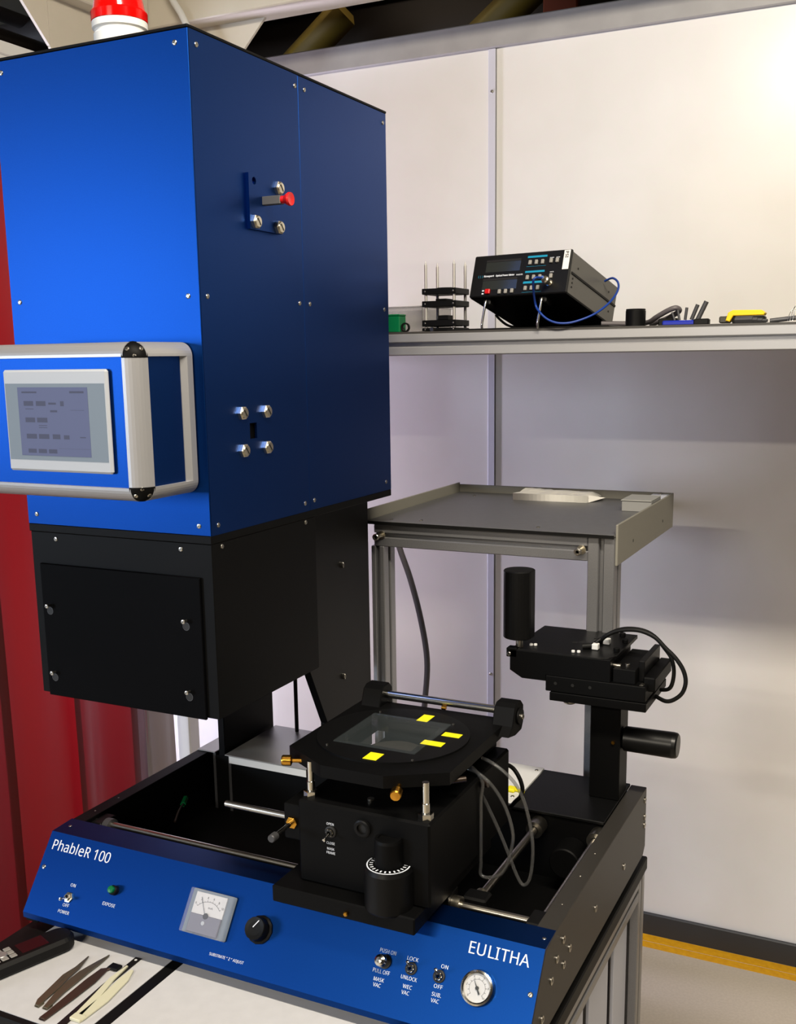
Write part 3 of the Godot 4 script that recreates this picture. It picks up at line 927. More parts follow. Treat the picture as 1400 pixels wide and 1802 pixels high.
func pressure_gauge(t: Node, nb: Basis) -> void:
	var hold := Node3D.new()
	hold.name = "pressure_gauge"
	hold.set_meta("label", "round chrome rimmed pressure gauge with a white dial")
	hold.transform = Transform3D(nb, incline(-0.4668, 0.0640) - O)
	t.add_child(hold)
	var keep := O
	O = Vector3.ZERO
	var st := mb()
	lathe(st, Vector3.ZERO, Vector3.BACK, [Vector2(0.0228, 0), Vector2(0.0232, 0.004), Vector2(0.0222, 0.0075), Vector2(0.0200, 0.0085), Vector2(0.0182, 0.0072), Vector2(0.0178, 0.004)], 40)
	obj("rim", st, M.chrome, hold)
	part_cyl("dial", Vector3(0, 0, 0.0), Vector3(0, 0, 0.0042), 0.0185, M.paper, hold, 40)
	st = mb()
	var up := Vector3.BACK
	for k in 36:
		var a0 := deg_to_rad(225 - k * 7.5)
		var a1 := deg_to_rad(225 - (k + 1) * 7.5)
		var q := []
		for rr in [0.0108, 0.0112]:
			q.append(Vector3(rr * cos(a0), rr * sin(a0), 0.0044))
			q.append(Vector3(rr * cos(a1), rr * sin(a1), 0.0044))
		quad(st, q[0], q[1], q[3], q[2], up)
	for k in 11:
		var a0 := deg_to_rad(225 - k * 27.0)
		var d := Vector3(cos(a0), sin(a0), 0)
		var s := Vector3(-sin(a0), cos(a0), 0) * 0.0003
		var p := Vector3(0, 0, 0.0044)
		quad(st, p + d * 0.0108 + s, p + d * 0.0108 - s, p + d * 0.0132 - s, p + d * 0.0132 + s, up)
	obj("dial_marks", st, M.printgrey, hold)
	for k in 6:
		var a0 := deg_to_rad(225 - k * 54.0)
		lettering(["0", "2", "4", "6", "8", "10"][k], hold, Vector3(0.0152 * cos(a0), 0.0152 * sin(a0), 0.0043), 0.0016 if k < 5 else 0.003, 0.0025, Basis(), M.printgrey)
	st = mb()
	var a := deg_to_rad(122.0)
	var d := Vector3(cos(a), sin(a), 0)
	var s := Vector3(-sin(a), cos(a), 0)
	var z := Vector3(0, 0, 0.0056)
	tri(st, z + s * 0.0008, z - s * 0.0008, z + d * 0.0142, up)
	quad(st, z + s * 0.0009, z - s * 0.0009, z - s * 0.0012 - d * 0.0085, z + s * 0.0012 - d * 0.0085, up)
	lathe(st, Vector3(0, 0, 0.0045), Vector3.BACK, [Vector2(0.0024, 0), Vector2(0.0024, 0.0014), Vector2(0, 0.0016)], 16)
	obj("pointer", st, M.printdark, hold)
	part_cyl("glass", Vector3(0, 0, 0.0066), Vector3(0, 0, 0.0072), 0.0183, M.pane, hold, 40)
	O = keep

# ------------------------------------------------------------------ exposure cabinet on its column
const CL := -1.2365
const CR := -0.8892
const CZ := -1.2111
const CB := -1.789

func exposure_unit() -> void:
	var t := thing("exposure_cabinet", "tall blue exposure cabinet with black lower housing on a rear column, over the aligner base", "machine cabinet", Vector3(-1.063, BTOP + 0.003, -1.70))
	var s := 0.002
	part_box("inner_body", Vector3(CL + s, 1.3735, CB + s), Vector3(CR - 0.006, 2.046, CZ - s), M.blackdeep, t)
	part_box("top_plate", Vector3(CL - 0.001, 2.0475, CB - 0.001), Vector3(CR + 0.001, 2.0515, CZ + 0.001), M.black, t, 0.0008)
	var fp := part_box("front_panel", Vector3(CL, 1.3725, CZ - 0.002), Vector3(CR, 2.0472, CZ), M.blue, t, 0.0006)
	fp.set_meta("label", "bright blue front panel")
	var sq := CSGBox3D.new()
	sq.size = Vector3(0.05, 0.0235, 0.0185)
	csg_hole("side_panel", Vector3(CR - 0.004, 1.3725, -1.4865), Vector3(CR, 2.0472, CZ - 0.0022), [[sq, Transform3D(Basis(), Vector3(CR, 1.5145, -1.3291))]], M.blue, t)
	part_box("side_panel", Vector3(CR - 0.004, 1.3725, CB), Vector3(CR, 2.0472, -1.4873), M.blue, t, 0.0005)
	part_box("side_panel", Vector3(CL, 1.3725, CB), Vector3(CL + 0.004, 2.0472, CZ - 0.0022), M.blue, t, 0.0005)
	part_box("back_panel", Vector3(CL + 0.004, 1.3725, CB), Vector3(CR - 0.004, 2.0472, CB + 0.002), M.blue, t)
	part_box("base_plate", Vector3(CL, 1.3605, CB), Vector3(CR, 1.3725, CZ), M.black, t, 0.0008)
	# lower housing: front sheet, side sheets
	part_box("housing", Vector3(CL + 0.002, 1.0985, -1.503), Vector3(CR - 0.0005, 1.3605, CZ - 0.001), M.black, t, 0.001)
	var cv := part_box("access_cover", Vector3(-1.2165, 1.0965, CZ - 0.001), Vector3(-0.9105, 1.311, CZ + 0.004), M.blackcover, t, 0.001)
	cv.set_meta("label", "black access cover with four stud screws")
	for p in [[-1.2004, 1.2448], [-0.9372, 1.2457], [-1.2003, 1.136], [-0.9377, 1.138]]:
		var k := part_cyl("stud", Vector3(p[0], p[1], CZ + 0.004), Vector3(p[0], p[1], CZ + 0.013), 0.0018, M.steel, cv, 10)
		inst("screw_head", M.screw, k, Transform3D(Basis(), Vector3(p[0], p[1], CZ + 0.012) - O))
		var st := mb()
		lathe(st, Vector3(p[0] - 0.001, p[1] - 0.009, CZ + 0.0041), Vector3.BACK, [Vector2(0.0062, 0), Vector2(0.0062, 0.0005), Vector2(0.0056, 0.0005), Vector2(0.0056, 0)], 20)
		obj("keyhole_rim", st, M.aludark, cv)
		part_cyl("keyhole", Vector3(p[0] - 0.001, p[1] - 0.009, CZ + 0.004), Vector3(p[0] - 0.001, p[1] - 0.009, CZ + 0.0042), 0.0056, M.slot, cv, 16)
	# screws
	var n := 0
	for p in [[-1.2205, 2.0312], [-0.9102, 2.0308], [-1.2188, 1.7085], [-0.9084, 1.7062], [-1.2180, 1.3880], [-0.9094, 1.3864], [-1.1835, 1.3505], [-0.9445, 1.3505]]:
		inst("screw", M.screw if n % 2 else M.screw2, t, Transform3D(Basis(), Vector3(p[0], p[1], CZ if n < 6 else CZ - 0.001) - O))
		n += 1
	for p in [[2.030, -1.2293], [2.030, -1.4774], [2.030, -1.5061], [2.030, -1.7766], [1.7058, -1.2288], [1.7055, -1.473], [1.7055, -1.5047], [1.7055, -1.7715], [1.3864, -1.2294], [1.3864, -1.4717], [1.3880, -1.5012], [1.3890, -1.7672], [1.3540, -1.2368], [1.3550, -1.4718]]:
		inst("screw", M.screw if n % 2 else M.screw2, t, Transform3D(face(Vector3.RIGHT), Vector3(CR - (0.0005 if p[0] < 1.36 else 0.0), p[0], p[1]) - O))
		n += 1
	# big nickel nuts
	for p in [[1.5423, -1.2996], [1.5415, -1.3634], [1.4873, -1.3001], [1.4872, -1.3629]]:
		inst("cap_nut", M.bolt, t, Transform3D(face(Vector3.RIGHT), Vector3(CR, p[0], p[1]) - O))
	# shutter bracket with plunger
	var hc := CSGCylinder3D.new()
	hc.radius = 0.0055
	hc.height = 0.05
	csg_hole("bracket_plate", Vector3(CR, 1.8055, -1.4205), Vector3(CR + 0.0055, 1.8835, -1.3335), [[hc, Transform3D(Basis(Vector3(0, 0, 1), PI / 2), Vector3(CR, 1.8735, -1.3475))]], M.blue, t)
	for p in [[1.871, -1.4107], [1.8161, -1.3458], [1.8142, -1.4085]]:
		inst("cap_nut", M.bolt, t, Transform3D(face(Vector3.RIGHT), Vector3(CR + 0.0055, p[0], p[1]) - O))
	var pb := part_box("plunger", Vector3(CR + 0.005, 1.842, -1.379), Vector3(-0.8535, 1.854, -1.367), mat(Color(0.33, 0.33, 0.33), 0.45, 0.2), t, 0.0006)
	var st3 := mb()
	lathe(st3, Vector3(-0.8535, 1.848, -1.373), Vector3.RIGHT, [Vector2(0.0055, 0), Vector2(0.0055, 0.005), Vector2(0.0085, 0.010), Vector2(0.0098, 0.013), Vector2(0.0092, 0.016), Vector2(0.006, 0.0155), Vector2(0, 0.0145)], 24)
	obj("red_knob", st3, M.red, pb)
	# column
	var cp := mb()
	prism(cp, [Vector2(-1.5035, 1.3605), Vector2(-1.5035, 1.10), Vector2(-1.555, 1.0687), Vector2(-1.6118, 0.955), Vector2(-1.6118, 0.8535), Vector2(-1.788, 0.8535), Vector2(-1.788, 1.3605)], "zy", -0.955, -0.94, 0.001)
	obj("column_plate", cp, M.anod, t)
	cp = mb()
	prism(cp, [Vector2(-1.5035, 1.3605), Vector2(-1.5035, 1.10), Vector2(-1.6118, 1.10), Vector2(-1.6118, 0.745), Vector2(-1.788, 0.745), Vector2(-1.788, 1.3605)], "zy", -1.189, -1.1745, 0.001)
	obj("column_plate", cp, M.black, t)
	cp = mb()
	prism(cp, [Vector2(-1.1745, 1.3605), Vector2(-1.1745, 0.99), Vector2(-1.152, 1.012), Vector2(-1.06, 1.012), Vector2(-0.982, 1.012), Vector2(-0.955, 0.93), Vector2(-0.955, 1.3605)], "xy", -1.788, -1.776)
	obj("column_back", cp, M.anod, t)
	part_cyl("column_rod", Vector3(-1.106, 0.8615, -1.77), Vector3(-1.106, 1.02, -1.77), 0.004, M.rubber, t, 12)
	part_tube("column_cable", [Vector3(-1.222, 0.8615, -1.70), Vector3(-1.222, 0.95, -1.71), Vector3(-1.238, 1.05, -1.72), Vector3(-1.225, 1.12, -1.72), Vector3(-1.20, 1.25, -1.70)], 0.0045, M.rubber, t)
	for p in [[1.2421, -1.6775], [1.0282, -1.6736]]:
		inst("cap_screw", M.socket, t, Transform3D(face(Vector3.RIGHT).scaled(Vector3(1.05, 1.05, 0.4)), Vector3(-0.94, p[0], p[1]) - O))
	# beacon stands on the cabinet
	var b := thing("warning_beacon", "red domed warning beacon with white base on top of the blue cabinet", "beacon", Vector3(-1.048, 2.0515, -1.27))
	var bs := mb()
	lathe(bs, Vector3(-1.048, 2.0515, -1.27), Vector3.UP, [Vector2(0.037, 0), Vector2(0.037, 0.020), Vector2(0.0355, 0.022), Vector2(0.0355, 0.026), Vector2(0.0385, 0.028), Vector2(0.0388, 0.0365), Vector2(0.036, 0.0385)], 40)
	obj("base", bs, M.white, b)
	bs = mb()
	lathe(bs, Vector3(-1.048, 2.0515, -1.27), Vector3.UP, [Vector2(0.0392, 0.0372), Vector2(0.0395, 0.049), Vector2(0.0385, 0.051), Vector2(0.0365, 0.0515), Vector2(0.0345, 0.062), Vector2(0.031, 0.078), Vector2(0.026, 0.095), Vector2(0.019, 0.108), Vector2(0.010, 0.116), Vector2(0, 0.119)], 40)
	obj("lens", bs, M.redlens, b)

# ------------------------------------------------------------------ operator panel
func operator_panel() -> void:
	var x0 := -1.215
	var x1 := -0.905
	var y0 := 1.4345
	var y1 := 1.6445
	var zf := -1.090
	var zb := CZ
	var r := 0.028
	var t := thing("operator_panel", "blue touch screen operator box with rounded aluminium edges on the cabinet front", "control panel", Vector3(-1.06, 1.54, CZ))
	var bm := part_box("enclosure", Vector3(x0 + 0.006, y0 + 0.012, zb), Vector3(x1 - 0.008, y1 - 0.012, zf - 0.012), M.blue, t)
	bm.set_meta("label", "blue enclosure body")
	# rounded tubes: front frame top/bottom, verticals, side frame
	var tubes := [[Vector3(x0 + r, 0, 0), Vector3(x1 - r, 0, 0)]]
	for y in [[y1, -1.0], [y0, 1.0]]:
		# long quarter-round profile along the front
		var sec := []
		for k in 9:
			var a := PI / 2 * k / 8.0
			sec.append(Vector2(zf - 0.019 + 0.019 * sin(a), y[0] + y[1] * (0.019 - 0.019 * cos(a))))
		sec.append(Vector2(zf - 0.019, y[0] + y[1] * 0.019))
		var st := mb()
		prism(st, sec, "zy", x0 + 0.019, x1 - 0.022)
		obj("edge_profile", st, M.alubright, t)
		# side profile running back to the cabinet, rounded at the outer edge and at the far end
		for x in [[x1, -1.0], [x0, 1.0]]:
			sec = []
			for k in 9:
				var a := PI / 2 * k / 8.0
				sec.append(Vector2(x[0] + x[1] * (0.019 - 0.019 * sin(a)), y[0] + y[1] * (0.019 - 0.019 * cos(a))))
			sec.append(Vector2(x[0] + x[1] * 0.019, y[0] + y[1] * 0.019))
			st = mb()
			prism(st, sec, "xy", zb + 0.002, zf - 0.022)
			obj("edge_profile", st, M.alubright, t)
	for x in [[x1, -1.0], [x0, 1.0]]:
		for front in [true, false]:
			var sec := []
			var zc: float = zf if front else zb + 0.002
			var zs := -1.0 if front else 1.0
			if front:
				for k in 9:
					var a := PI / 2 * k / 8.0
					sec.append(Vector2(x[0] + x[1] * (0.024 - 0.024 * sin(a)), zc + zs * (0.024 - 0.024 * cos(a))))
				sec.append(Vector2(x[0] + x[1] * 0.024, zc + zs * 0.024))
			else:
				sec = [Vector2(x[0], zc), Vector2(x[0] + x[1] * 0.02, zc), Vector2(x[0] + x[1] * 0.02, zc + 0.02), Vector2(x[0] + x[1] * 0.006, zc + 0.02), Vector2(x[0], zc + 0.012)]
			var st := mb()
			prism(st, sec, "xz", y0 + 0.0185, y1 - 0.0185, 0.0)
			obj("edge_profile", st, M.alubright, t)
		for y in [[y1, -1.0], [y0, 1.0]]:
			# black corner caps with screws
			var st := mb()
			var c := Vector3(x[0] + x[1] * 0.024, y[0] + y[1] * 0.0205, zf - 0.024)
			var rows := 6
			for i in rows:
				for j in rows:
					var q := []
					for w in [[i, j], [i + 1, j], [i + 1, j + 1], [i, j + 1]]:
						var th: float = PI / 2 * w[0] / rows
						var ph: float = PI / 2 * w[1] / rows
						q.append(c - O + Vector3(-x[1] * 0.0245 * sin(th) * cos(ph), -y[1] * 0.0215 * sin(ph), 0.0245 * cos(th) * cos(ph)))
					var nn: Vector3 = ((q[0] + q[2]) * 0.5 - (c - O)).normalized()
					tri(st, q[0], q[1], q[2], nn, (q[0] - c + O).normalized(), (q[1] - c + O).normalized(), (q[2] - c + O).normalized())
					tri(st, q[0], q[2], q[3], nn, (q[0] - c + O).normalized(), (q[2] - c + O).normalized(), (q[3] - c + O).normalized())
			var cap := obj("corner_cap", st, M.blackdeep, t)
			for d in [Vector3(-x[1] * 0.28, -y[1] * 0.5, 0.82), Vector3(-x[1] * 0.82, -y[1] * 0.5, 0.28), Vector3(-x[1] * 0.66, -y[1] * 0.1, 0.70)]:
				var dn: Vector3 = d.normalized()
				inst("screw", M.screw, cap, Transform3D(face(dn).scaled(Vector3.ONE * 0.85), c + dn * 0.0228 - O))
	part_box("front_sheet", Vector3(x0 + 0.018, y0 + 0.017, zf - 0.012), Vector3(x1 - 0.022, y1 - 0.017, zf - 0.006), M.blue, t)
	part_box("side_sheet", Vector3(x1 - 0.009, y0 + 0.017, zb + 0.01), Vector3(x1 - 0.007, y1 - 0.017, zf - 0.022), M.bluein, t)
	# touch screen
	var bz := part_box("screen_bezel", Vector3(-1.1395, 1.4715, zf - 0.006), Vector3(-0.9545, 1.6100, zf + 0.0015), M.bezel, t, 0.003)
	bz.set_meta("label", "pale touch screen bezel")
	part_box("bezel_band", Vector3(-1.135, 1.4875, zf + 0.0014), Vector3(-0.959, 1.5915, zf + 0.0018), M.bezelgrey, bz)
	var sm := mat(Color(0.26, 0.28, 0.38), 0.6)
	sm.emission_enabled = true
	sm.emission = Color(0.30, 0.33, 0.50)
	sm.emission_energy_multiplier = 0.35
	var scn := part_box("screen", Vector3(-1.1125, 1.4935, zf + 0.0016), Vector3(-0.9880, 1.5865, zf + 0.0021), sm, bz)
	scn.set_meta("label", "lit grey blue touch screen with rows of buttons")
	var dk := mat(Color(0.17, 0.18, 0.26), 0.6)
	dk.emission_enabled = true
	dk.emission = Color(0.21, 0.22, 0.33)
	dk.emission_energy_multiplier = 0.35
	# buttons: x0,x1 (0..1), y (0..1 from the top)
	var st4 := mb()
	for q in [[0.08, 0.22, 0.2, 0.27], [0.26, 0.40, 0.2, 0.27], [0.44, 0.55, 0.22, 0.25], [0.61, 0.66, 0.20, 0.27], [0.46, 0.56, 0.33, 0.36], [0.75, 0.94, 0.325, 0.33], [0.09, 0.23, 0.44, 0.51], [0.26, 0.41, 0.44, 0.51], [0.09, 0.24, 0.68, 0.75], [0.27, 0.42, 0.68, 0.75], [0.47, 0.58, 0.68, 0.75], [0.63, 0.71, 0.69, 0.75], [0.86, 0.94, 0.71, 0.725], [0.1, 0.22, 0.90, 0.96], [0.25, 0.37, 0.90, 0.96], [0.40, 0.52, 0.90, 0.96], [0.06, 0.28, 0.06, 0.085], [0.75, 0.95, 0.055, 0.085], [0.55, 1.0, 0.885, 0.888], [0.10, 0.22, 0.31, 0.32], [0.28, 0.40, 0.55, 0.56], [0.28, 0.40, 0.58, 0.59]]:
		var xa: float = lerpf(-1.1125, -0.9880, q[0])
		var xb: float = lerpf(-1.1125, -0.9880, q[1])
		var ya: float = lerpf(1.5865, 1.4935, q[2])
		var yb: float = lerpf(1.5865, 1.4935, q[3])
		var z := zf + 0.00215
		quad(st4, Vector3(xa, ya, z) - O, Vector3(xb, ya, z) - O, Vector3(xb, yb, z) - O, Vector3(xa, yb, z) - O, Vector3.BACK)
	obj("screen_print", st4, dk, bz)

# ------------------------------------------------------------------ sliding mask stage
func hexagon(st: SurfaceTool, at: Vector3, axis: Vector3, r: float, h: float) -> void:
	lathe(st, at, axis, [Vector2(0, 0), Vector2(r, 0), Vector2(r, h), Vector2(r * 0.9, h * 1.1), Vector2(0, h * 1.1)], 6)

func mask_stage() -> void:
	var t := thing("mask_stage", "black sliding mask stage with hinged mask frame and micrometer, on the base rails", "mask stage", Vector3(-0.66, 0.8605, -1.30))
	var bp := part_box("slide_plate", Vector3(-0.7725, 0.8645, -1.44), Vector3(-0.550, 0.8895, -1.1555), M.black, t, 0.002)
	for x in [-0.75, -0.58]:
		part_box("carriage", Vector3(x, 0.838, -1.305), Vector3(x + 0.03, 0.8645, -1.268), M.anod, bp, 0.001)
	part_cyl("brass_screw", Vector3(-0.6525, 0.874, -1.1555), Vector3(-0.6525, 0.874, -1.151), 0.0035, M.brass, bp, 12, 0.001)
	part_box("housing", Vector3(-0.7435, 0.8895, -1.490), Vector3(-0.5400, 1.012, -1.1850), M.black, t, 0.003)
	part_box("hinge_riser", Vector3(-0.735, 1.012, -1.488), Vector3(-0.560, 1.052, -1.440), M.black, t, 0.002)
	var lg := part_box("side_lug", Vector3(-0.772, 0.945, -1.250), Vector3(-0.7435, 0.998, -1.193), M.black, t, 0.0015)
	part_cyl("stop_rod", Vector3(-0.880, 0.9735, -1.2035), Vector3(-0.772, 0.9735, -1.2035), 0.0048, M.steel, lg, 16, 0.001)
	var pin := part_cyl("pull_pin", Vector3(-0.7575, 0.9715, -1.193), Vector3(-0.7575, 0.9705, -1.148), 0.0033, M.chrome, lg, 14)
	var st := mb()
	lathe(st, Vector3(-0.7575, 0.9705, -1.149), Vector3.BACK, [Vector2(0.003, 0), Vector2(0.0058, 0.001), Vector2(0.0058, 0.012), Vector2(0.005, 0.0135), Vector2(0, 0.0135)], 18)
	obj("grip", st, M.aludark, pin)
	st = mb()
	hexagon(st, Vector3(-0.7575, 0.9715, -1.193), Vector3.BACK, 0.009, 0.004)
	obj("brass_nut", st, M.brass, pin)
	# front of the housing: switch, print, round recess
	var zf := -1.185
	toggle(t, Vector3(-0.6905, 0.9735, zf), Basis(), -0.25, true)
	for a in [["OPEN", 0.9845, 0.0115], ["CLOSE", 0.9560, 0.0130], ["MASK", 0.9475, 0.0115], ["FRAME", 0.9415, 0.0135]]:
		lettering(a[0], t, Vector3(-0.6915, a[1], zf + 0.0001) - O, a[2], 0.0036, Basis(), M.print)
	st = mb()
	lathe(st, Vector3(-0.640, 0.9885, zf), Vector3.BACK, [Vector2(0.0125, 0), Vector2(0.0125, 0.004), Vector2(0.0105, 0.005), Vector2(0.0072, 0.005), Vector2(0.0072, 0.0005)], 28)
	obj("clamp_ring", st, M.anod, t)
	part_cyl("recess", Vector3(-0.640, 0.9885, zf), Vector3(-0.640, 0.9885, zf + 0.0006), 0.0074, M.slot, t, 20)
	# micrometer drum
	var c := Vector3(-0.5985, 0.8895, -1.179)
	st = mb()
	lathe(st, c, Vector3.UP, [Vector2(0, -0.004), Vector2(0.032, -0.004), Vector2(0.0338, -0.001), Vector2(0.0338, 0.052), Vector2(0.0312, 0.0575), Vector2(0.0305, 0.0575)], 44)
	var md := obj("micrometer", st, M.anod, t)
	md.set_meta("label", "black micrometer drum with a white graduated dial")
	st = mb()
	lathe(st, c, Vector3.UP, [Vector2(0.0305, 0.0575), Vector2(0.0, 0.0575)], 44)
	obj("dial_face", st, M.blackdeep, md)
	st = mb()
	lathe(st, c, Vector3.UP, [Vector2(0.0302, 0.0577), Vector2(0.0285, 0.0579), Vector2(0.0285, 0.0577)], 44)
	for k in 24:
		var a := TAU * k / 24
		var d := Vector3(cos(a), 0, sin(a))
		var s := Vector3(-sin(a), 0, cos(a)) * 0.0011
		var p := c - O + Vector3(0, 0.0579, 0)
		quad(st, p + d * 0.0215 + s, p + d * 0.0215 - s, p + d * 0.0262 - s, p + d * 0.0262 + s, Vector3.UP)
	obj("dial_marks", st, M.print, md)
	st = mb()
	lathe(st, c, Vector3.UP, [Vector2(0.0192, 0.057), Vector2(0.0192, 0.092), Vector2(0.0178, 0.096), Vector2(0.014, 0.0965), Vector2(0.0135, 0.094), Vector2(0, 0.094)], 40)
	obj("drum_knob", st, M.black, md)
	# pillars under the frame
	for p in [Vector2(-0.7315, -1.203), Vector2(-0.5525, -1.201)]:
		var b := Vector3(p.x, 1.012, p.y)
		st = mb()
		lathe(st, b, Vector3.UP, [Vector2(0.0056, 0.008), Vector2(0.0056, 0.022), Vector2(0.0048, 0.023), Vector2(0.0048, 0.052), Vector2(0, 0.052)], 20)
		var pl := obj("pillar", st, M.chrome, t)
		st = mb()
		hexagon(st, b, Vector3.UP, 0.0105, 0.008)
		obj("nut", st, M.chrome, pl)
	part_cyl("sensor_screw", Vector3(-0.648, 1.012, -1.225), Vector3(-0.648, 1.0145, -1.225), 0.005, M.steel, t, 16)
	# chuck seen through the opening of the frame
	part_cyl("chuck", Vector3(-0.664, 1.012, -1.331), Vector3(-0.664, 1.040, -1.331), 0.052, M.anod, t, 48, 0.002)
	part_cyl("chuck_plate", Vector3(-0.664, 1.040, -1.331), Vector3(-0.664, 1.043, -1.331), 0.046, M.sidegrey, t, 48, 0.001)
	# hinged frame with a square opening
	var poly := PackedVector2Array([Vector2(-0.706, -1.187), Vector2(-0.609, -1.187), Vector2(-0.532, -1.235), Vector2(-0.532, -1.468), Vector2(-0.784, -1.468), Vector2(-0.784, -1.233)])
	var fr := CSGCombiner3D.new()
	fr.name = "mask_frame"
	var pg := CSGPolygon3D.new()
	pg.name = "plate"
	var pp := PackedVector2Array()
	for q in poly:
		pp.append(Vector2(q.x - O.x, -(q.y - O.z)))
	pg.polygon = pp
	pg.depth = 0.018
	pg.rotation_degrees = Vector3(-90, 0, 0)
	pg.position = Vector3(0, 1.068 - O.y, 0)
	pg.material = M.black
	fr.add_child(pg)
	var hole := CSGBox3D.new()
	hole.name = "opening"
	hole.operation = CSGShape3D.OPERATION_SUBTRACTION
	hole.size = Vector3(0.108, 0.08, 0.108)
	hole.position = Vector3(-0.664, 1.06, -1.331) - O
	hole.material = M.black
	fr.add_child(hole)
	t.add_child(fr)
	# rotating disc with the same opening, lying in the frame
	var dc := CSGCombiner3D.new()
	dc.name = "turntable"
	var cy := CSGCylinder3D.new()
	cy.name = "disc"
	cy.radius = 0.1135
	cy.height = 0.0035
	cy.sides = 72
	cy.position = Vector3(-0.664, 1.0692, -1.331) - O
	cy.material = M.anod
	dc.add_child(cy)
	var h2 := hole.duplicate()
	h2.material = M.anod
	dc.add_child(h2)
	t.add_child(dc)
	for q in [[-0.732, -1.252], [-0.593, -1.246], [-0.726, -1.410], [-0.598, -1.402]]:
		part_cyl("locating_pin", Vector3(q[0], 1.071, q[1]), Vector3(q[0], 1.0725, q[1]), 0.002, M.steel, dc, 10)
	for a in [[-0.6485, -1.4115, 0.018, 0.030, "yellow sticker"], [-0.5822, -1.3600, 0.028, 0.016, ""], [-0.5945, -1.3180, 0.033, 0.017, ""], [-0.6500, -1.2385, 0.021, 0.026, ""]]:
		part_box("yellow_sticker", Vector3(a[0] - a[2] / 2, 1.071, a[1] - a[3] / 2), Vector3(a[0] + a[2] / 2, 1.0713, a[1] + a[3] / 2), M.yellow, dc)
	# hinge
	for x in [[-0.775, -0.741], [-0.549, -0.515]]:
		st = mb()
		prism(st, [Vector2(-1.420, 1.056), Vector2(-1.436, 1.068), Vector2(-1.447, 1.094), Vector2(-1.456, 1.099), Vector2(-1.474, 1.099), Vector2(-1.484, 1.090), Vector2(-1.484, 1.062), Vector2(-1.476, 1.051), Vector2(-1.450, 1.050)], "zy", x[0], x[1], 0.0015)
		var ha := obj("hinge_arm", st, M.black, t)
		var ex: float = x[1] if x[1] > -0.6 else x[0]
		var sg := 1.0 if x[1] > -0.6 else -1.0
		part_cyl("hinge_disc", Vector3(ex, 1.077, -1.463), Vector3(ex + sg * 0.004, 1.077, -1.463), 0.013, M.anod, ha, 28, 0.001)
		inst("cap_screw", M.socket, ha, Transform3D(face(Vector3.RIGHT * sg).scaled(Vector3.ONE * 0.8), Vector3(ex + sg * 0.0035, 1.077, -1.463) - O))
	var hb := part_cyl("hinge_bar", Vector3(-0.741, 1.083, -1.462), Vector3(-0.549, 1.083, -1.462), 0.0062, M.chrome, t, 24)
	part_cyl("brass_pin", Vector3(-0.640, 1.0762, -1.455), Vector3(-0.633, 1.0762, -1.455), 0.0032, M.brass, hb, 12)
	# brass thumb screws on the frame edge
	thumbscrew(t, Vector3(-0.757, 1.0555, -1.2165), Vector3(-0.93, 0.0, 0.36))
	thumbscrew(t, Vector3(-0.5905, 1.053, -1.1975), Vector3(0.25, -0.15, 0.95))
	part_cyl("dull_pin", Vector3(-0.545, 1.043, -1.262), Vector3(-0.525, 1.045, -1.275), 0.004, M.brown, t, 12)
	# right-hand air fitting and hoses of the stage
	part_cyl("air_fitting", Vector3(-0.541, 0.998, -1.372), Vector3(-0.530, 1.000, -1.372), 0.006, M.brown, t, 14)
	var A := [Vector3(-0.575, 1.045, -1.36), Vector3(-0.5701, 1.012, -1.36), Vector3(-0.5638, 0.9747, -1.36), Vector3(-0.5626, 0.9234, -1.36), Vector3(-0.5548, 0.8781, -1.36), Vector3(-0.5392, 0.8593, -1.36), Vector3(-0.5211, 0.858, -1.36), Vector3(-0.5007, 0.8727, -1.36), Vector3(-0.4883, 0.9125, -1.36), Vector3(-0.4872, 0.9381, -1.36), Vector3(-0.4987, 0.9738, -1.36), Vector3(-0.5189, 1.0029, -1.36), Vector3(-0.5418, 1.0192, -1.36), Vector3(-0.5572, 1.0229, -1.36), Vector3(-0.566, 1.0225, -1.375)]
	for i in A.size():
		if i < 7:
			A[i].x = maxf(A[i].x, -0.5365) if A[i].y < 1.012 else A[i].x
	var B := [Vector3(-0.5704, 1.045, -1.38), Vector3(-0.5654, 1.0141, -1.38), Vector3(-0.5446, 0.9805, -1.38), Vector3(-0.5186, 0.9311, -1.38), Vector3(-0.5005, 0.8907, -1.38), Vector3(-0.4875, 0.860, -1.38), Vector3(-0.4772, 0.8463, -1.38), Vector3(-0.4672, 0.858, -1.38), Vector3(-0.4626, 0.896, -1.38), Vector3(-0.4655, 0.9337, -1.38), Vector3(-0.4758, 0.9749, -1.38), Vector3(-0.4885, 1.0005, -1.38), Vector3(-0.5063, 1.0176, -1.38), Vector3(-0.5266, 1.0294, -1.38), Vector3(-0.545, 1.033, -1.385)]
	var ha2 := part_tube("air_hose", A, 0.0026, M.hose, t, 10, 5)
	ha2.set_meta("label", "clear air hose hanging in a loop")
	var hb2 := part_tube("air_hose", B, 0.0026, M.hose, t, 10, 5)
	hb2.set_meta("label", "clear air hose hanging in a loop")
	part_tube("signal_cable", [Vector3(-0.580, 0.966, -1.492), Vector3(-0.5673, 0.9655, -1.53), Vector3(-0.5574, 0.9552, -1.55), Vector3(-0.5445, 0.9396, -1.55), Vector3(-0.5385, 0.9208, -1.55), Vector3(-0.5423, 0.9063, -1.55), Vector3(-0.5521, 0.8946, -1.555), Vector3(-0.5649, 0.8790, -1.57), Vector3(-0.585, 0.8665, -1.60), Vector3(-0.62, 0.8655, -1.64)], 0.0035, M.rubber, t)
	# glass photomask resting on the disc
	var g := thing("photomask", "square clear glass photomask plate lying on the black mask frame", "glass plate", Vector3(-0.664, 1.0715, -1.331))
	part_box("plate", Vector3(-0.7295, 1.0715, -1.3965), Vector3(-0.5985, 1.0740, -1.2655), M.pane, g, 0.0006)
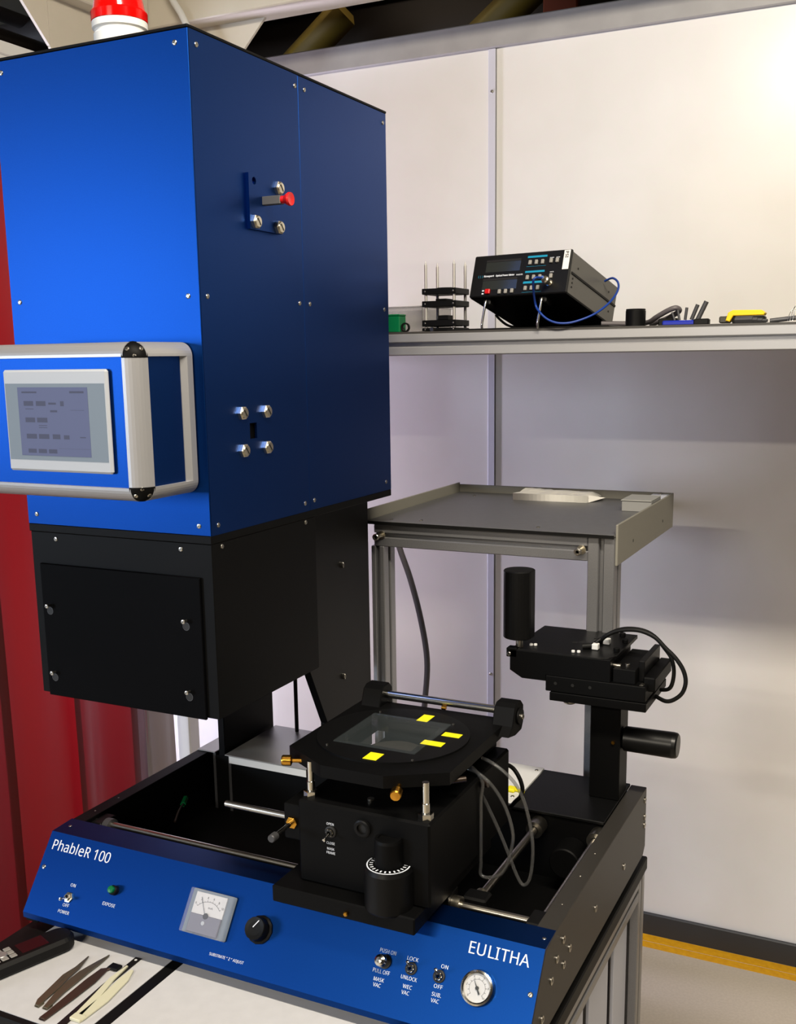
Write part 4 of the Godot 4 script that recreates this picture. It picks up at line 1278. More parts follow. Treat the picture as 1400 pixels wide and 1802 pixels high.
	var yc := thing("cable_clip", "small yellow plastic clip lying on the pale rear cover plate", "clip", Vector3(-0.595, 0.8625, -1.662))
	part_box("body", Vector3(-0.606, 0.8625, -1.672), Vector3(-0.590, 0.8690, -1.654), M.yellow, yc, 0.002)
	part_cyl("pin", Vector3(-0.590, 0.8655, -1.663), Vector3(-0.574, 0.8655, -1.661), 0.003, M.yellow, yc, 10)

func thumbscrew(t: Node, at: Vector3, d: Vector3, k := 1.0) -> void:
	var st := mb()
	var w := d.normalized()
	lathe(st, at, w, [Vector2(0.0032, -0.004), Vector2(0.0032, 0.010 * k), Vector2(0.004, 0.011 * k), Vector2(0.0078, 0.0125 * k), Vector2(0.0078, 0.024 * k), Vector2(0.0068, 0.0258 * k), Vector2(0, 0.0262 * k)], 18)
	obj("thumb_screw", st, M.brass, t)

# ------------------------------------------------------------------ viewing head
func viewing_head() -> void:
	var t := thing("alignment_microscope", "black alignment microscope head on a square post at the rear of the base", "microscope", Vector3(-0.443, 0.8605, -1.725))
	part_box("post", Vector3(-0.4690, 0.8605, -1.754), Vector3(-0.4165, 1.040, -1.700), M.black, t, 0.0015)
	var st := mb()
	lathe(st, Vector3(-0.4165, 0.968, -1.722), Vector3.RIGHT, [Vector2(0.0, 0.0), Vector2(0.017, 0.0), Vector2(0.0215, 0.004), Vector2(0.0225, 0.085), Vector2(0.0215, 0.091), Vector2(0.019, 0.0935), Vector2(0, 0.0935)], 36)
	obj("clamp_handle", st, mat(Color(0.03, 0.03, 0.031), 0.34, 0.0, 0.4), t)
	part_cyl("set_screw", Vector3(-0.428, 0.966, -1.700), Vector3(-0.428, 0.966, -1.6965), 0.003, M.brass, t, 12)
	part_box("base_plate", Vector3(-0.530, 1.0400, -1.815), Vector3(-0.3655, 1.0550, -1.660), M.black, t, 0.001)
	st = mb()
	lathe(st, Vector3(-0.503, 1.040, -1.69), Vector3.DOWN, [Vector2(0, 0), Vector2(0.0115, 0), Vector2(0.0115, 0.008), Vector2(0.0095, 0.0105), Vector2(0, 0.0105)], 12)
	obj("foot_screw", st, M.steel, t)
	part_box("slide_body", Vector3(-0.5375, 1.0560, -1.812), Vector3(-0.3675, 1.0830, -1.661), M.blackdeep, t, 0.001)
	for x in [-0.52, -0.49, -0.46]:
		part_cyl("tapped_hole", Vector3(x, 1.071, -1.661), Vector3(x, 1.071, -1.6606), 0.0028, M.slot, t, 10)
	part_box("slide_rail", Vector3(-0.424, 1.083, -1.800), Vector3(-0.386, 1.107, -1.668), M.blackdeep, t, 0.001)
	part_box("slide_rail", Vector3(-0.386, 1.083, -1.806), Vector3(-0.376, 1.118, -1.690), M.anod, t, 0.001)
	part_box("micrometer_block", Vector3(-0.376, 1.070, -1.81), Vector3(-0.356, 1.094, -1.68), M.black, t, 0.002)
	st = mb()
	lathe(st, Vector3(-0.376, 1.079, -1.679), Vector3.BACK, [Vector2(0.0, 0), Vector2(0.0055, 0), Vector2(0.0055, 0.010), Vector2(0.005, 0.011), Vector2(0, 0.011)], 16)
	obj("adjuster", st, M.steel, t)
	part_cyl("stop_pin", Vector3(-0.430, 1.108, -1.684), Vector3(-0.414, 1.108, -1.684), 0.0035, M.steel, t, 12, 0.0005)
	inst("cap_screw", M.socket, t, Transform3D(face(Vector3.UP).scaled(Vector3.ONE * 0.8), Vector3(-0.405, 1.107, -1.69) - O))
	# arm plate with chamfered toe
	st = mb()
	prism(st, [Vector2(-0.6025, 1.1215), Vector2(-0.6025, 1.0850), Vector2(-0.5805, 1.0725), Vector2(-0.5375, 1.0725), Vector2(-0.5375, 1.0830), Vector2(-0.4265, 1.0830), Vector2(-0.4265, 1.1215)], "xy", -1.700, -1.662, 0.001)
	obj("arm", st, M.black, t)
	st = mb()
	prism(st, [Vector2(-0.6015, -1.700), Vector2(-0.598, -1.838), Vector2(-0.4235, -1.838), Vector2(-0.4235, -1.690), Vector2(-0.432, -1.672), Vector2(-0.450, -1.664), Vector2(-0.6015, -1.664)], "xz", 1.1150, 1.1225, 0.0008)
	obj("arm_plate", st, M.anod, t)
	part_box("arm_rear", Vector3(-0.598, 1.083, -1.80), Vector3(-0.4265, 1.115, -1.700), M.blackdeep, t)
	part_box("toe_clamp", Vector3(-0.609, 1.108, -1.68), Vector3(-0.590, 1.124, -1.662), M.black, t, 0.001)
	inst("cap_screw", M.socket, t, Transform3D(face(Vector3.BACK).scaled(Vector3.ONE * 0.6), Vector3(-0.6035, 1.114, -1.662) - O))
	# D-shaped camera tube on a steel pin
	part_cyl("pin", Vector3(-0.592, 1.1225, -1.681), Vector3(-0.592, 1.145, -1.681), 0.0065, M.steel, t, 18)
	var ring := []
	for k in 33:
		var a := TAU * k / 33.0
		var q := Vector2(cos(a), sin(a)) * 0.0275
		q.x = minf(q.x, 0.0245)
		ring.append(Vector2(-0.5925 + q.x, -1.681 + q.y))
	st = mb()
	prism(st, ring, "xz", 1.140, 1.259, 0.0015)
	obj("camera_tube", st, M.anod, t)
	# cap screws, connectors, cables
	for p in [[-0.430, -1.715], [-0.430, -1.775], [-0.445, -1.815]]:
		st = mb()
		cyl(st, Vector3(p[0], 1.1225, p[1]), Vector3(p[0], 1.1295, p[1]), 0.0055, 18, 0.0008)
		obj("cap_screw", st, M.black, t)
	for p in [[-0.472, -1.715], [-0.463, -1.755]]:
		var cn := part_cyl("connector", Vector3(p[0] - 0.016, 1.1265, p[1] + 0.004), Vector3(p[0], 1.1285, p[1]), 0.0055, M.rubber, t, 14)
		part_box("plug", Vector3(p[0], 1.1230, p[1] - 0.006), Vector3(p[0] + 0.011, 1.1330, p[1] + 0.006), M.white, cn, 0.001)
	for p in [[-0.575, -1.695], [-0.568, -1.697], [-0.496, -1.682], [-0.487, -1.684]]:
		part_cyl("white_pin", Vector3(p[0], 1.1225, p[1]), Vector3(p[0], 1.1265, p[1]), 0.0032, M.white, t, 12, 0.0008)
	for p in [[-0.512, -1.745], [-0.502, -1.752]]:
		part_cyl("slot_hole", Vector3(p[0], 1.1225, p[1]), Vector3(p[0], 1.1227, p[1]), 0.0045, M.slot, t, 12)
	var c1 := [Vector3(-0.463, 1.1330, -1.735), Vector3(-0.4525, 1.1448, -1.72), Vector3(-0.4365, 1.1554, -1.72), Vector3(-0.4134, 1.1615, -1.72), Vector3(-0.3904, 1.1616, -1.72), Vector3(-0.3673, 1.1532, -1.72), Vector3(-0.3498, 1.137, -1.72), Vector3(-0.3324, 1.1213, -1.72), Vector3(-0.3192, 1.1023, -1.72), Vector3(-0.3143, 1.0823, -1.72), Vector3(-0.3192, 1.0625, -1.72), Vector3(-0.3328, 1.0488, -1.72), Vector3(-0.3468, 1.0439, -1.722), Vector3(-0.366, 1.046, -1.735)]
	var c2 := [Vector3(-0.468, 1.1330, -1.72), Vector3(-0.4467, 1.1484, -1.735), Vector3(-0.422, 1.1589, -1.735), Vector3(-0.3931, 1.1597, -1.735), Vector3(-0.3714, 1.1509, -1.735), Vector3(-0.3553, 1.1335, -1.735), Vector3(-0.3421, 1.1158, -1.735), Vector3(-0.3371, 1.0943, -1.735), Vector3(-0.3392, 1.0718, -1.735), Vector3(-0.3459, 1.0605, -1.737), Vector3(-0.3600, 1.0553, -1.745)]
	part_tube("camera_cable", c1, 0.0036, M.rubber, t, 10, 5)
	part_tube("camera_cable", c2, 0.0034, M.rubber, t, 10, 5)

# ------------------------------------------------------------------ tray stand
func tray_stand() -> void:
	var t := thing("tray_stand", "aluminium profile stand carrying a grey flanged tray behind the machine", "stand", Vector3(-0.715, 0, -2.06))
	for x in [[-0.9565, 0.0285, 1.2520], [-0.5165, 0.050, 1.2975]]:
		profile_bar("leg", Vector3(x[0], 0.015, -1.880), Vector3(x[0] + x[1], x[2], -1.830), 1, t)
		part_cyl("foot", Vector3(x[0] + x[1] / 2, 0, -1.855), Vector3(x[0] + x[1] / 2, 0.015, -1.855), 0.014, M.rubber, t, 16)
	for z in [-1.8755, -2.2955]:
		profile_bar("rail", Vector3(-0.950, 1.2520, z), Vector3(-0.5165, 1.2970, z + 0.045), 0, t)
	profile_bar("rail", Vector3(-0.928, 0.20, -1.8755), Vector3(-0.5165, 0.245, -1.8305), 0, t)
	for x in [-0.86, -0.66]:
		profile_bar("wall_arm", Vector3(x, 1.2100, ZW), Vector3(x + 0.04, 1.2500, -2.2555), 2, t)
	for x in [-0.950, -0.514]:
		profile_bar("rail", Vector3(x, 1.2520, -2.25), Vector3(x + 0.045, 1.2970, -1.8805), 2, t)
	for p in [[-0.9325, 1.2745], [-0.5275, 1.2725]]:
		var b := part_cyl("bolt", Vector3(p[0], p[1], -1.842), Vector3(p[0], p[1], -1.805), 0.0042, M.nickel, t, 14)
		inst("cap_screw", M.socket, b, Transform3D(face(Vector3.BACK).scaled(Vector3.ONE * 1.2), Vector3(p[0], p[1], -1.808) - O))
		part_cyl("washer", Vector3(p[0], p[1], -1.8305), Vector3(p[0], p[1], -1.829), 0.0085, M.nickel, b, 20)
	var tb := part_box("tray_board", Vector3(-0.963, 1.2975, -2.303), Vector3(-0.4665, 1.3035, -1.822), M.traytop, t, 0.002)
	tb.set_meta("label", "dark grey tray board")
	part_box("edge_band", Vector3(-0.963, 1.2970, -1.8222), Vector3(-0.4665, 1.3030, -1.8208), M.rubber, tb)
	for a in [[Vector3(-0.967, 1.2975, -2.305), Vector3(-0.963, 1.3250, -1.826)], [Vector3(-0.963, 1.2975, -2.307), Vector3(-0.4665, 1.3210, -2.303)], [Vector3(-0.4665, 1.2465, -2.307), Vector3(-0.4620, 1.3210, -1.832)]]:
		var o := part_box("tray_flange", a[0], a[1], M.traygrey, t, 0.0008)
		if a[0].x > -0.5:
			for z in [-1.9472, -2.2024]:
				part_cyl("hole", Vector3(-0.4620, 1.2745, z), Vector3(-0.4618, 1.2745, z), 0.0032, M.slot, o, 12)
	for p in [[-0.92, -1.85], [-0.86, -1.86], [-0.90, -2.24], [-0.62, -1.86]]:
		inst("screw", M.screw, t, Transform3D(face(Vector3.UP), Vector3(p[0], 1.3035, p[1]) - O))
	# folded wiping cloth packet
	var k := thing("wipe_packet", "folded white plastic packet lying on the grey tray", "packet", Vector3(-0.71, 1.3035, -2.25))
	var rng := RandomNumberGenerator.new()
	rng.seed = 4
	var st := mb()
	var nx := 18
	var nz := 6
	var gt := []
	for i in nx + 1:
		var col := []
		for j in nz + 1:
			var u := float(i) / nx
			var v := float(j) / nz
			var hgt := 0.0215 * pow(sin(PI * clampf(v, 0.02, 0.98)), 0.22) * (0.92 + 0.14 * rng.randf()) * (1.0 - 0.2 * u)
			if i == 0 or i == nx or j == 0 or j == nz:
				hgt = 0.0155 if j == 0 else 0.006
			col.append(Vector3(lerpf(-0.794, -0.628, u) + 0.01 * v, 1.3035 + hgt, lerpf(-2.205, -2.292, v) - 0.006 * u + rng.randf() * 0.002) - O)
		gt.append(col)
	for i in nx:
		for j in nz:
			var q := [gt[i][j], gt[i + 1][j], gt[i + 1][j + 1], gt[i][j + 1]]
			for w in [[0, 1, 2], [0, 2, 3]]:
				var nn: Vector3 = (q[w[1]] - q[w[0]]).cross(q[w[2]] - q[w[0]]).normalized()
				if nn.y < 0: nn = -nn
				tri(st, q[w[0]], q[w[1]], q[w[2]], nn)
	var edge := []
	for i in nx + 1: edge.append(gt[i][0])
	for j in range(1, nz + 1): edge.append(gt[nx][j])
	for i in range(nx - 1, -1, -1): edge.append(gt[i][nz])
	for j in range(nz - 1, 0, -1): edge.append(gt[0][j])
	var fl := 1.3037 - O.y
	for i in edge.size():
		var a: Vector3 = edge[i]
		var b: Vector3 = edge[(i + 1) % edge.size()]
		var out := ((a + b) * 0.5)
		out.y = 0
		quad(st, a, b, Vector3(b.x, fl, b.z), Vector3(a.x, fl, a.z), out.normalized())
	var wp := mat(Color(0.82, 0.81, 0.78), 0.3)
	obj("pouch", st, wp, k)
	st = mb()
	tri(st, Vector3(-0.630, 1.318, -2.23) - O, Vector3(-0.600, 1.310, -2.262) - O, Vector3(-0.622, 1.306, -2.285) - O, Vector3.UP)
	tri(st, Vector3(-0.630, 1.318, -2.23) - O, Vector3(-0.600, 1.310, -2.262) - O, Vector3(-0.625, 1.304, -2.215) - O, Vector3(0.4, 0.6, 0.6).normalized())
	obj("torn_flap", st, wp, k)
	var bx := thing("cover_box", "small grey metal cover box on the tray against its right flange", "box", Vector3(-0.50, 1.3035, -2.15))
	part_box("body", Vector3(-0.5285, 1.3035, -2.205), Vector3(-0.468, 1.3250, -2.118), mat(Color(0.55, 0.55, 0.54), 0.45), bx, 0.001)
	part_box("lid", Vector3(-0.530, 1.3250, -2.207), Vector3(-0.468, 1.3275, -2.116), mat(Color(0.6, 0.6, 0.58), 0.4), bx, 0.0008)
	var bb := thing("terminal_block", "small blue grey block in the back right corner of the tray", "block", Vector3(-0.48, 1.3035, -2.28))
	part_box("body", Vector3(-0.505, 1.3035, -2.300), Vector3(-0.470, 1.3190, -2.275), M.panelgrey, bb, 0.001)
	part_cyl("stud", Vector3(-0.487, 1.319, -2.287), Vector3(-0.487, 1.324, -2.287), 0.003, M.steel, bb, 10)
	var gc := thing("hanging_cable", "grey cable hanging down behind the tray stand's left leg", "cable", Vector3(-1.08, 0, -2.33))
	part_tube("sheath", [Vector3(-1.165, 1.24, -2.33), Vector3(-1.137, 1.1496, -2.33), Vector3(-1.1082, 1.0721, -2.33), Vector3(-1.0811, 0.9723, -2.33), Vector3(-1.0649, 0.8708, -2.33), Vector3(-1.0706, 0.7714, -2.33), Vector3(-1.09, 0.60, -2.33), Vector3(-1.12, 0.30, -2.33), Vector3(-1.13, 0.006, -2.33)], 0.0075, M.cablegrey, gc, 12)

# ------------------------------------------------------------------ shelf
const SY := 1.6685
const SZ := -1.93

func wall_shelf() -> void:
	var t := thing("equipment_shelf", "long shelf with an aluminium profile edge carrying the optical power meter", "shelf", Vector3(-0.4, 1.62, -2.19))
	profile_bar("front_rail", Vector3(-1.50, 1.6225, SZ - 0.042), Vector3(0.75, 1.6645, SZ), 0, t, M.alubright)  # lighter copy of the rail aluminium, stands in for stronger light here
	profile_bar("rear_rail", Vector3(-1.50, 1.6225, -2.745), Vector3(0.75, 1.6645, -2.703), 0, t)
	for x in [-1.50, 0.708]:
		profile_bar("end_rail", Vector3(x, 1.6225, -2.703), Vector3(x + 0.042, 1.6645, SZ - 0.042), 2, t)
		if x < 0.0:
			profile_bar("wall_arm", Vector3(x, 1.6225, ZW), Vector3(x + 0.042, 1.6645, -2.745), 2, t)
			continue
		for z in [-2.745, SZ - 0.042]:
			profile_bar("upright", Vector3(x, 0.0, z), Vector3(x + 0.042, 1.6225, z + 0.042), 1, t)
	var b := part_box("shelf_board", Vector3(-1.50, 1.6645, -2.745), Vector3(0.75, SY, SZ - 0.001), mat(Color(0.24, 0.23, 0.22), 0.5), t)
	b.set_meta("label", "dark shelf board")

func shelf_items() -> void:
	power_meter()
	# green box and clear box
	var g := thing("green_box", "small green plastic box in front of the clear tub on the shelf", "box", Vector3(-0.98, SY, -1.98))
	part_box("body", Vector3(-1.02, SY, -1.985), Vector3(-0.9475, 1.7010, -1.955), M.green, g, 0.0015)
	part_box("lid", Vector3(-1.0205, 1.7010, -1.9855), Vector3(-0.947, 1.7045, -1.9545), M.green, g, 0.001)
	var rs := mb()
	lathe(rs, Vector3(-0.9385, SY + 0.0105, -1.966), Vector3.BACK, [Vector2(0.0065, 0), Vector2(0.0095, 0), Vector2(0.0095, 0.005), Vector2(0.0065, 0.005), Vector2(0.0065, 0)], 20)
	var rg := thing("black_grommet", "black rubber grommet standing against the green box", "grommet", Vector3(-0.9385, SY, -1.966))
	O = Vector3(-0.9385, SY, -1.966)
	rs = mb()
	lathe(rs, Vector3(-0.9385, SY + 0.0097, -1.966), Vector3.BACK, [Vector2(0.0065, 0), Vector2(0.0095, 0), Vector2(0.0095, 0.005), Vector2(0.0065, 0.005), Vector2(0.0065, 0)], 20)
	obj("ring", rs, M.rubber, rg)
	var c := thing("clear_tub", "clear plastic storage tub behind the green box on the shelf", "tub", Vector3(-1.0, SY, -2.08))
	var tm := mat(Color(0.62, 0.60, 0.60, 0.42), 0.2)
	tm.transparency = BaseMaterial3D.TRANSPARENCY_ALPHA
	for a in [["front_wall", Vector3(-1.10, SY, -2.002), Vector3(-0.917, 1.7195, -2.0)], ["side_wall", Vector3(-0.919, SY, -2.147), Vector3(-0.917, 1.7195, -2.002)], ["back_wall", Vector3(-1.10, SY, -2.149), Vector3(-0.917, 1.7195, -2.147)], ["side_wall", Vector3(-1.102, SY, -2.149), Vector3(-1.10, 1.7195, -2.0)]]:
		part_box(a[0], a[1], a[2], tm, c)
	part_box("rim", Vector3(-1.104, 1.7190, -2.004), Vector3(-0.915, 1.7215, -1.997), tm, c, 0.0008)
	part_box("rim", Vector3(-0.921, 1.7190, -2.150), Vector3(-0.914, 1.7215, -1.997), tm, c, 0.0008)
	# optical cage
	var k := thing("optical_cage", "black optical cage of three plates on four steel rods, on the shelf", "optical mount", Vector3(-0.857, SY, -1.985))
	var xs := [-0.8895, -0.829]
	var zs := [-1.957, -2.014]
	var hts := {0: 1.8005, 1: 1.801, 2: 1.803, 3: 1.803}
	var n := 0
	for x in xs:
		for z in zs:
			var st := mb()
			lathe(st, Vector3(x, SY, z), Vector3.UP, [Vector2(0, 0), Vector2(0.003, 0), Vector2(0.003, 0.128), Vector2(0.0012, 0.132), Vector2(0.0008, 0.136), Vector2(0, 0.1362)], 14)
			obj("rod", st, M.rodsteel, k)
			n += 1
	for y in [[1.740, 1.7515], [1.716, 1.7275], [1.6785, 1.6905], [SY + 0.001, 1.6755]]:
		var st := mb()
		prism(st, [Vector2(-0.8955, -1.951), Vector2(-0.823, -1.951), Vector2(-0.823, -2.020), Vector2(-0.8955, -2.020)], "xz", y[0], y[1], 0.001)
		var pl := obj("cage_plate", st, M.anod, k)
		for x in xs:
			inst("screw", M.screw, pl, Transform3D(Basis().scaled(Vector3.ONE * 0.5), Vector3(x, (y[0] + y[1]) / 2, -1.951) - O))
	part_cyl("lens_mount", Vector3(-0.857, 1.7515, -1.985), Vector3(-0.857, 1.7535, -1.985), 0.02, M.anod, k, 28)
	part_box("adapter_block", Vector3(-0.868, 1.7275, -1.99), Vector3(-0.845, 1.7315, -1.955), M.anod, k, 0.001)
	part_box("adapter_block", Vector3(-0.863, 1.6905, -1.99), Vector3(-0.841, 1.6995, -1.955), M.anod, k, 0.001)
	part_cyl("foot_nut", Vector3(-0.872, SY + 0.004, -1.951), Vector3(-0.872, SY + 0.004, -1.944), 0.004, M.steel, k, 12)
	# flat black mat under the meter
	var mt := thing("black_mat", "thin black rubber mat under the optical power meter", "mat", Vector3(-0.70, SY, -2.02))
	part_box("sheet", Vector3(-0.835, SY, -2.16), Vector3(-0.515, SY + 0.003, -1.936), M.rubber, mt, 0.001)
	# sensor head
	var s := thing("sensor_head", "short black cylindrical sensor head beside the power meter on the shelf", "sensor", Vector3(-0.478, SY, -1.985))
	var st2 := mb()
	lathe(st2, Vector3(-0.478, SY, -1.985), Vector3.UP, [Vector2(0, 0), Vector2(0.0182, 0), Vector2(0.0182, 0.028), Vector2(0.0176, 0.029), Vector2(0.0178, 0.0315), Vector2(0.0165, 0.032), Vector2(0.016, 0.029), Vector2(0, 0.029)], 36)
	obj("body", st2, M.anod, s)
	# power lead of the meter
	var pc := thing("power_lead", "grey mains lead coiled beside the black sensor head", "cable", Vector3(-0.44, SY, -2.05))
	part_tube("sheath", [Vector3(-0.56, SY + 0.009, -2.05), Vector3(-0.50, SY + 0.0075, -2.06), Vector3(-0.465, SY + 0.0085, -2.03), Vector3(-0.445, SY + 0.017, -2.01), Vector3(-0.422, SY + 0.028, -2.0), Vector3(-0.408, SY + 0.032, -2.0), Vector3(-0.404, SY + 0.027, -2.01), Vector3(-0.42, SY + 0.018, -2.02), Vector3(-0.445, SY + 0.010, -2.04), Vector3(-0.47, SY + 0.0065, -2.08)], 0.0048, M.cablegrey, pc, 12)
	# hex key set in blue holder
	var hk := [[-0.4080, 1.6925, 0.0020, -0.16], [-0.3990, 1.6960, 0.0024, -0.10], [-0.3875, 1.7000, 0.0028, 0.06], [-0.3745, 1.7045, 0.0037, 0.22], [-0.3625, 1.7095, 0.0045, 0.27]]
	var kh := thing("key_holder", "blue plastic hex key holder lying on the shelf", "tool holder", Vector3(-0.39, SY, -1.985))
	part_box("bar", Vector3(-0.428, SY, -1.992), Vector3(-0.365, SY + 0.009, -1.978), mat(Color(0.06, 0.14, 0.60), 0.4), kh, 0.002)
	part_box("clip", Vector3(-0.372, SY, -1.994), Vector3(-0.345, SY + 0.011, -1.976), M.rubber, kh, 0.002)
	part_box("clip", Vector3(-0.44, SY, -2.02), Vector3(-0.405, SY + 0.014, -2.0), M.rubber, kh, 0.002)
	var nm := ["smallest hex key standing in the blue holder", "second smallest hex key standing in the blue holder", "middle hex key standing in the blue holder", "second largest hex key leaning in the blue holder", "largest hex key leaning in the blue holder"]
	for i in 5:
		var a: Array = hk[i]
		var h := thing("hex_key", nm[i], "hex key", Vector3(a[0], SY + 0.009, -1.985), "hex keys in the blue holder")
		var dx: float = (a[1] - SY) * a[3]
		part_tube("arm", [Vector3(a[0] - dx * 0.3, SY + 0.0095, -1.985), Vector3(a[0] + dx, a[1], -1.985)], a[2], M.aludark, h, 6, 1)
	# yellow black folding tool
	var y := thing("folding_key_set", "yellow and black folding hex key set lying on the shelf", "tool", Vector3(-0.283, SY, -1.985))
	var yst := mb()
	prism(yst, [Vector2(-0.316, SY + 0.006), Vector2(-0.312, SY + 0.020), Vector2(-0.304, SY + 0.024), Vector2(-0.256, SY + 0.023), Vector2(-0.250, SY + 0.018), Vector2(-0.252, SY + 0.014), Vector2(-0.303, SY + 0.014), Vector2(-0.309, SY + 0.004)], "xy", -2.005, -1.975, 0.0012)
	obj("yellow_grip", yst, mat(Color(0.93, 0.75, 0.05), 0.4), y)
	part_box("black_core", Vector3(-0.305, SY, -2.003), Vector3(-0.25, SY + 0.013, -1.977), M.rubber, y, 0.002)
	part_box("black_end", Vector3(-0.328, SY + 0.002, -2.0), Vector3(-0.309, SY + 0.014, -1.98), mat(Color(0.22, 0.21, 0.18), 0.5), y, 0.002)
	for i in 4:
		part_cyl("key", Vector3(-0.298 + i * 0.006, SY + 0.0065, -1.972 - i * 0.001), Vector3(-0.268 + i * 0.008, SY + 0.0065 - i * 0.0008, -1.966), 0.0058 - i * 0.0009, M.aludark, y, 6)
	# pliers entering from the right
	var pl := thing("wire_bundle", "grey metal tool with thin bare wires at the shelf's far right", "tool", Vector3(-0.21, SY, -1.985))
	part_tube("handle", [Vector3(-0.242, SY + 0.004, -1.985), Vector3(-0.20, SY + 0.008, -1.985), Vector3(-0.15, SY + 0.012, -1.985)], 0.004, M.aludark, pl, 8)
	for i in 6:
		part_tube("wire", [Vector3(-0.212 + i * 0.004, SY + 0.003, -1.975), Vector3(-0.208 + i * 0.005, SY + 0.018 + (i % 3) * 0.006, -1.978), Vector3(-0.198 + i * 0.005, SY + 0.026 + (i % 2) * 0.008, -1.982), Vector3(-0.185 + i * 0.005, SY + 0.012, -1.985)], 0.0006, M.chrome, pl, 5)

func power_meter() -> void:
	var t := thing("power_meter", "black bench optical power meter with two displays tilted on chrome legs", "power meter", Vector3.ZERO)
	t.transform = Transform3D(Basis.from_euler(Vector3(deg_to_rad(-16.63), deg_to_rad(-10.84), 0)), Vector3(-0.6914, 1.7705, -1.947))
	O = Vector3.ZERO
	var W := 0.211 / 2
	var H := 0.0823 / 2
	var D := 0.207
	var b := part_box("case", Vector3(-W + 0.002, -H + 0.001, -D), Vector3(W - 0.002, H - 0.001, -0.004), M.instrumentside, t, 0.002)
	b.set_meta("label", "dark grey metal case")
	var un := part_box("underside", Vector3(-W + 0.001, -H - 0.0005, -D + 0.002), Vector3(W - 0.001, -H + 0.003, -0.005), M.blackdeep, t)
	un.set_meta("label", "black underside")
	part_box("case_seam", Vector3(W - 0.0022, -0.0015, -D + 0.002), Vector3(W - 0.0005, 0.0025, -0.012), M.instrument, t)
	for q in [[0.016, -0.035], [-0.016, -0.02], [-0.024, -0.02], [-0.008, -0.02], [-0.018, -0.18], [0.018, -0.17]]:
		part_cyl("case_screw", Vector3(W - 0.002, q[0], q[1]), Vector3(W - 0.0012, q[0], q[1]), 0.002, M.slot, t, 8)
	var fp := part_box("front_panel", Vector3(-W, -H, -0.006), Vector3(W, H, 0.0), M.instrument, t, 0.002)
	# u,v from 0..1 (left, top) on the front
	var P := func(u: float, v: float, z := 0.0) -> Vector3: return Vector3(lerpf(-W, W, u), lerpf(H, -H, v), z)
	for q in [[0.14, 0.18, 0.50, 0.42], [0.13, 0.62, 0.49, 0.84]]:
		var a: Vector3 = P.call(q[0], q[3]); var c: Vector3 = P.call(q[2], q[1])
		part_box("display", a, c + Vector3(0, 0, 0.0006), M.lcd, t)
		part_box("display_hood", Vector3(a.x, c.y, 0), Vector3(c.x, c.y + 0.004, 0.0012), M.slot, t)
	for q in [[0.565, 0.095, 0.76], [0.56, 0.445, 0.755], [0.555, 0.695, 0.75]]:
		var a: Vector3 = P.call(q[0], q[1] + 0.045); var c: Vector3 = P.call(q[2], q[1])
		part_box("teal_bar", a, c + Vector3(0, 0, 0.0004), M.teal, fp)
		for k in 3:
			var bx: Vector3 = P.call(q[0] + 0.035 + k * 0.063, q[1] + 0.16)
			part_box("push_key", bx - Vector3(0.0030, 0.0042, 0), bx + Vector3(0.0030, 0.0042, 0.004), M.button, t, 0.0008)
		var fr := mb()
		var a0: Vector3 = P.call(q[0], q[1] + 0.25, 0.0002); var a1: Vector3 = P.call(q[2], q[1] + 0.25, 0.0002)
		box(fr, a0, a1 + Vector3(0, 0.0004, 0.0002))
		obj("frame_line", fr, M.teal, fp)
	for q in [[0.325, 0.90], [0.39, 0.90], [0.455, 0.895], [0.81, 0.245], [0.87, 0.245], [0.83, 0.60]]:
		var bx: Vector3 = P.call(q[0], q[1])
		part_box("push_key", bx - Vector3(0.0030, 0.0042, 0), bx + Vector3(0.0030, 0.0042, 0.004), M.button, t, 0.0008)
	var pw: Vector3 = P.call(0.20, 0.885)
	var pbt := part_box("power_button", pw - Vector3(0.0052, 0.0046, 0), pw + Vector3(0.0052, 0.0046, 0.005), M.red, t, 0.001)
	pbt.set_meta("label", "red power button")
	for q in [[0.145, 0.855, 0.0045], [0.145, 0.925, 0.0055]]:
		var c: Vector3 = P.call(q[0], q[1])
		part_box("legend_mark", c - Vector3(0.0022, 0.0012, 0), c + Vector3(0.0022, 0.0012, 0.0003), M.print, fp)
	lettering("Newport", fp, P.call(0.185, 0.515, 0.0002), 0.0225, 0.0052, Basis(), M.print, bold)
	lettering("Optical Power Meter", fp, P.call(0.355, 0.515, 0.0002), 0.041, 0.0050, Basis(), M.print, bold)
	lettering("Model 835", fp, P.call(0.505, 0.515, 0.0002), 0.0135, 0.0030, Basis(), M.print)
	lettering("( | )", fp, P.call(0.095, 0.515, 0.0002), 0.010, 0.0055, Basis(), M.teal)
	for q in [["\u03bb SET", 0.345, 0.815, 0.009], ["ZERO", 0.455, 0.81, 0.008], ["RANGE", 0.81, 0.17, 0.008], ["ATTN", 0.87, 0.17, 0.007], ["LOCAL", 0.83, 0.50, 0.008]]:
		lettering(q[0], fp, P.call(q[1], q[2], 0.0002), q[3], 0.0020, Basis(), M.print)
	var la: Vector3 = P.call(0.925, 0.46); var lb: Vector3 = P.call(0.985, 0.02)
	var sk := part_box("sticker", la, lb + Vector3(0, 0, 0.0004), M.white, t)
	lettering("PSI", sk, P.call(0.955, 0.125, 0.0004), 0.012, 0.0062, Basis(Vector3(0, -1, 0), Vector3(1, 0, 0), Vector3(0, 0, 1)), M.printdark, bold)
	# coaxial connector with blue lead
	var cc: Vector3 = P.call(0.825, 0.76)
	var st := mb()
	lathe(st, cc, Vector3.BACK, [Vector2(0.0065, 0), Vector2(0.0065, 0.003), Vector2(0.0048, 0.0032), Vector2(0.0048, 0.010), Vector2(0.0068, 0.0105), Vector2(0.0068, 0.020), Vector2(0.0045, 0.0215), Vector2(0.0035, 0.030), Vector2(0, 0.030)], 20)
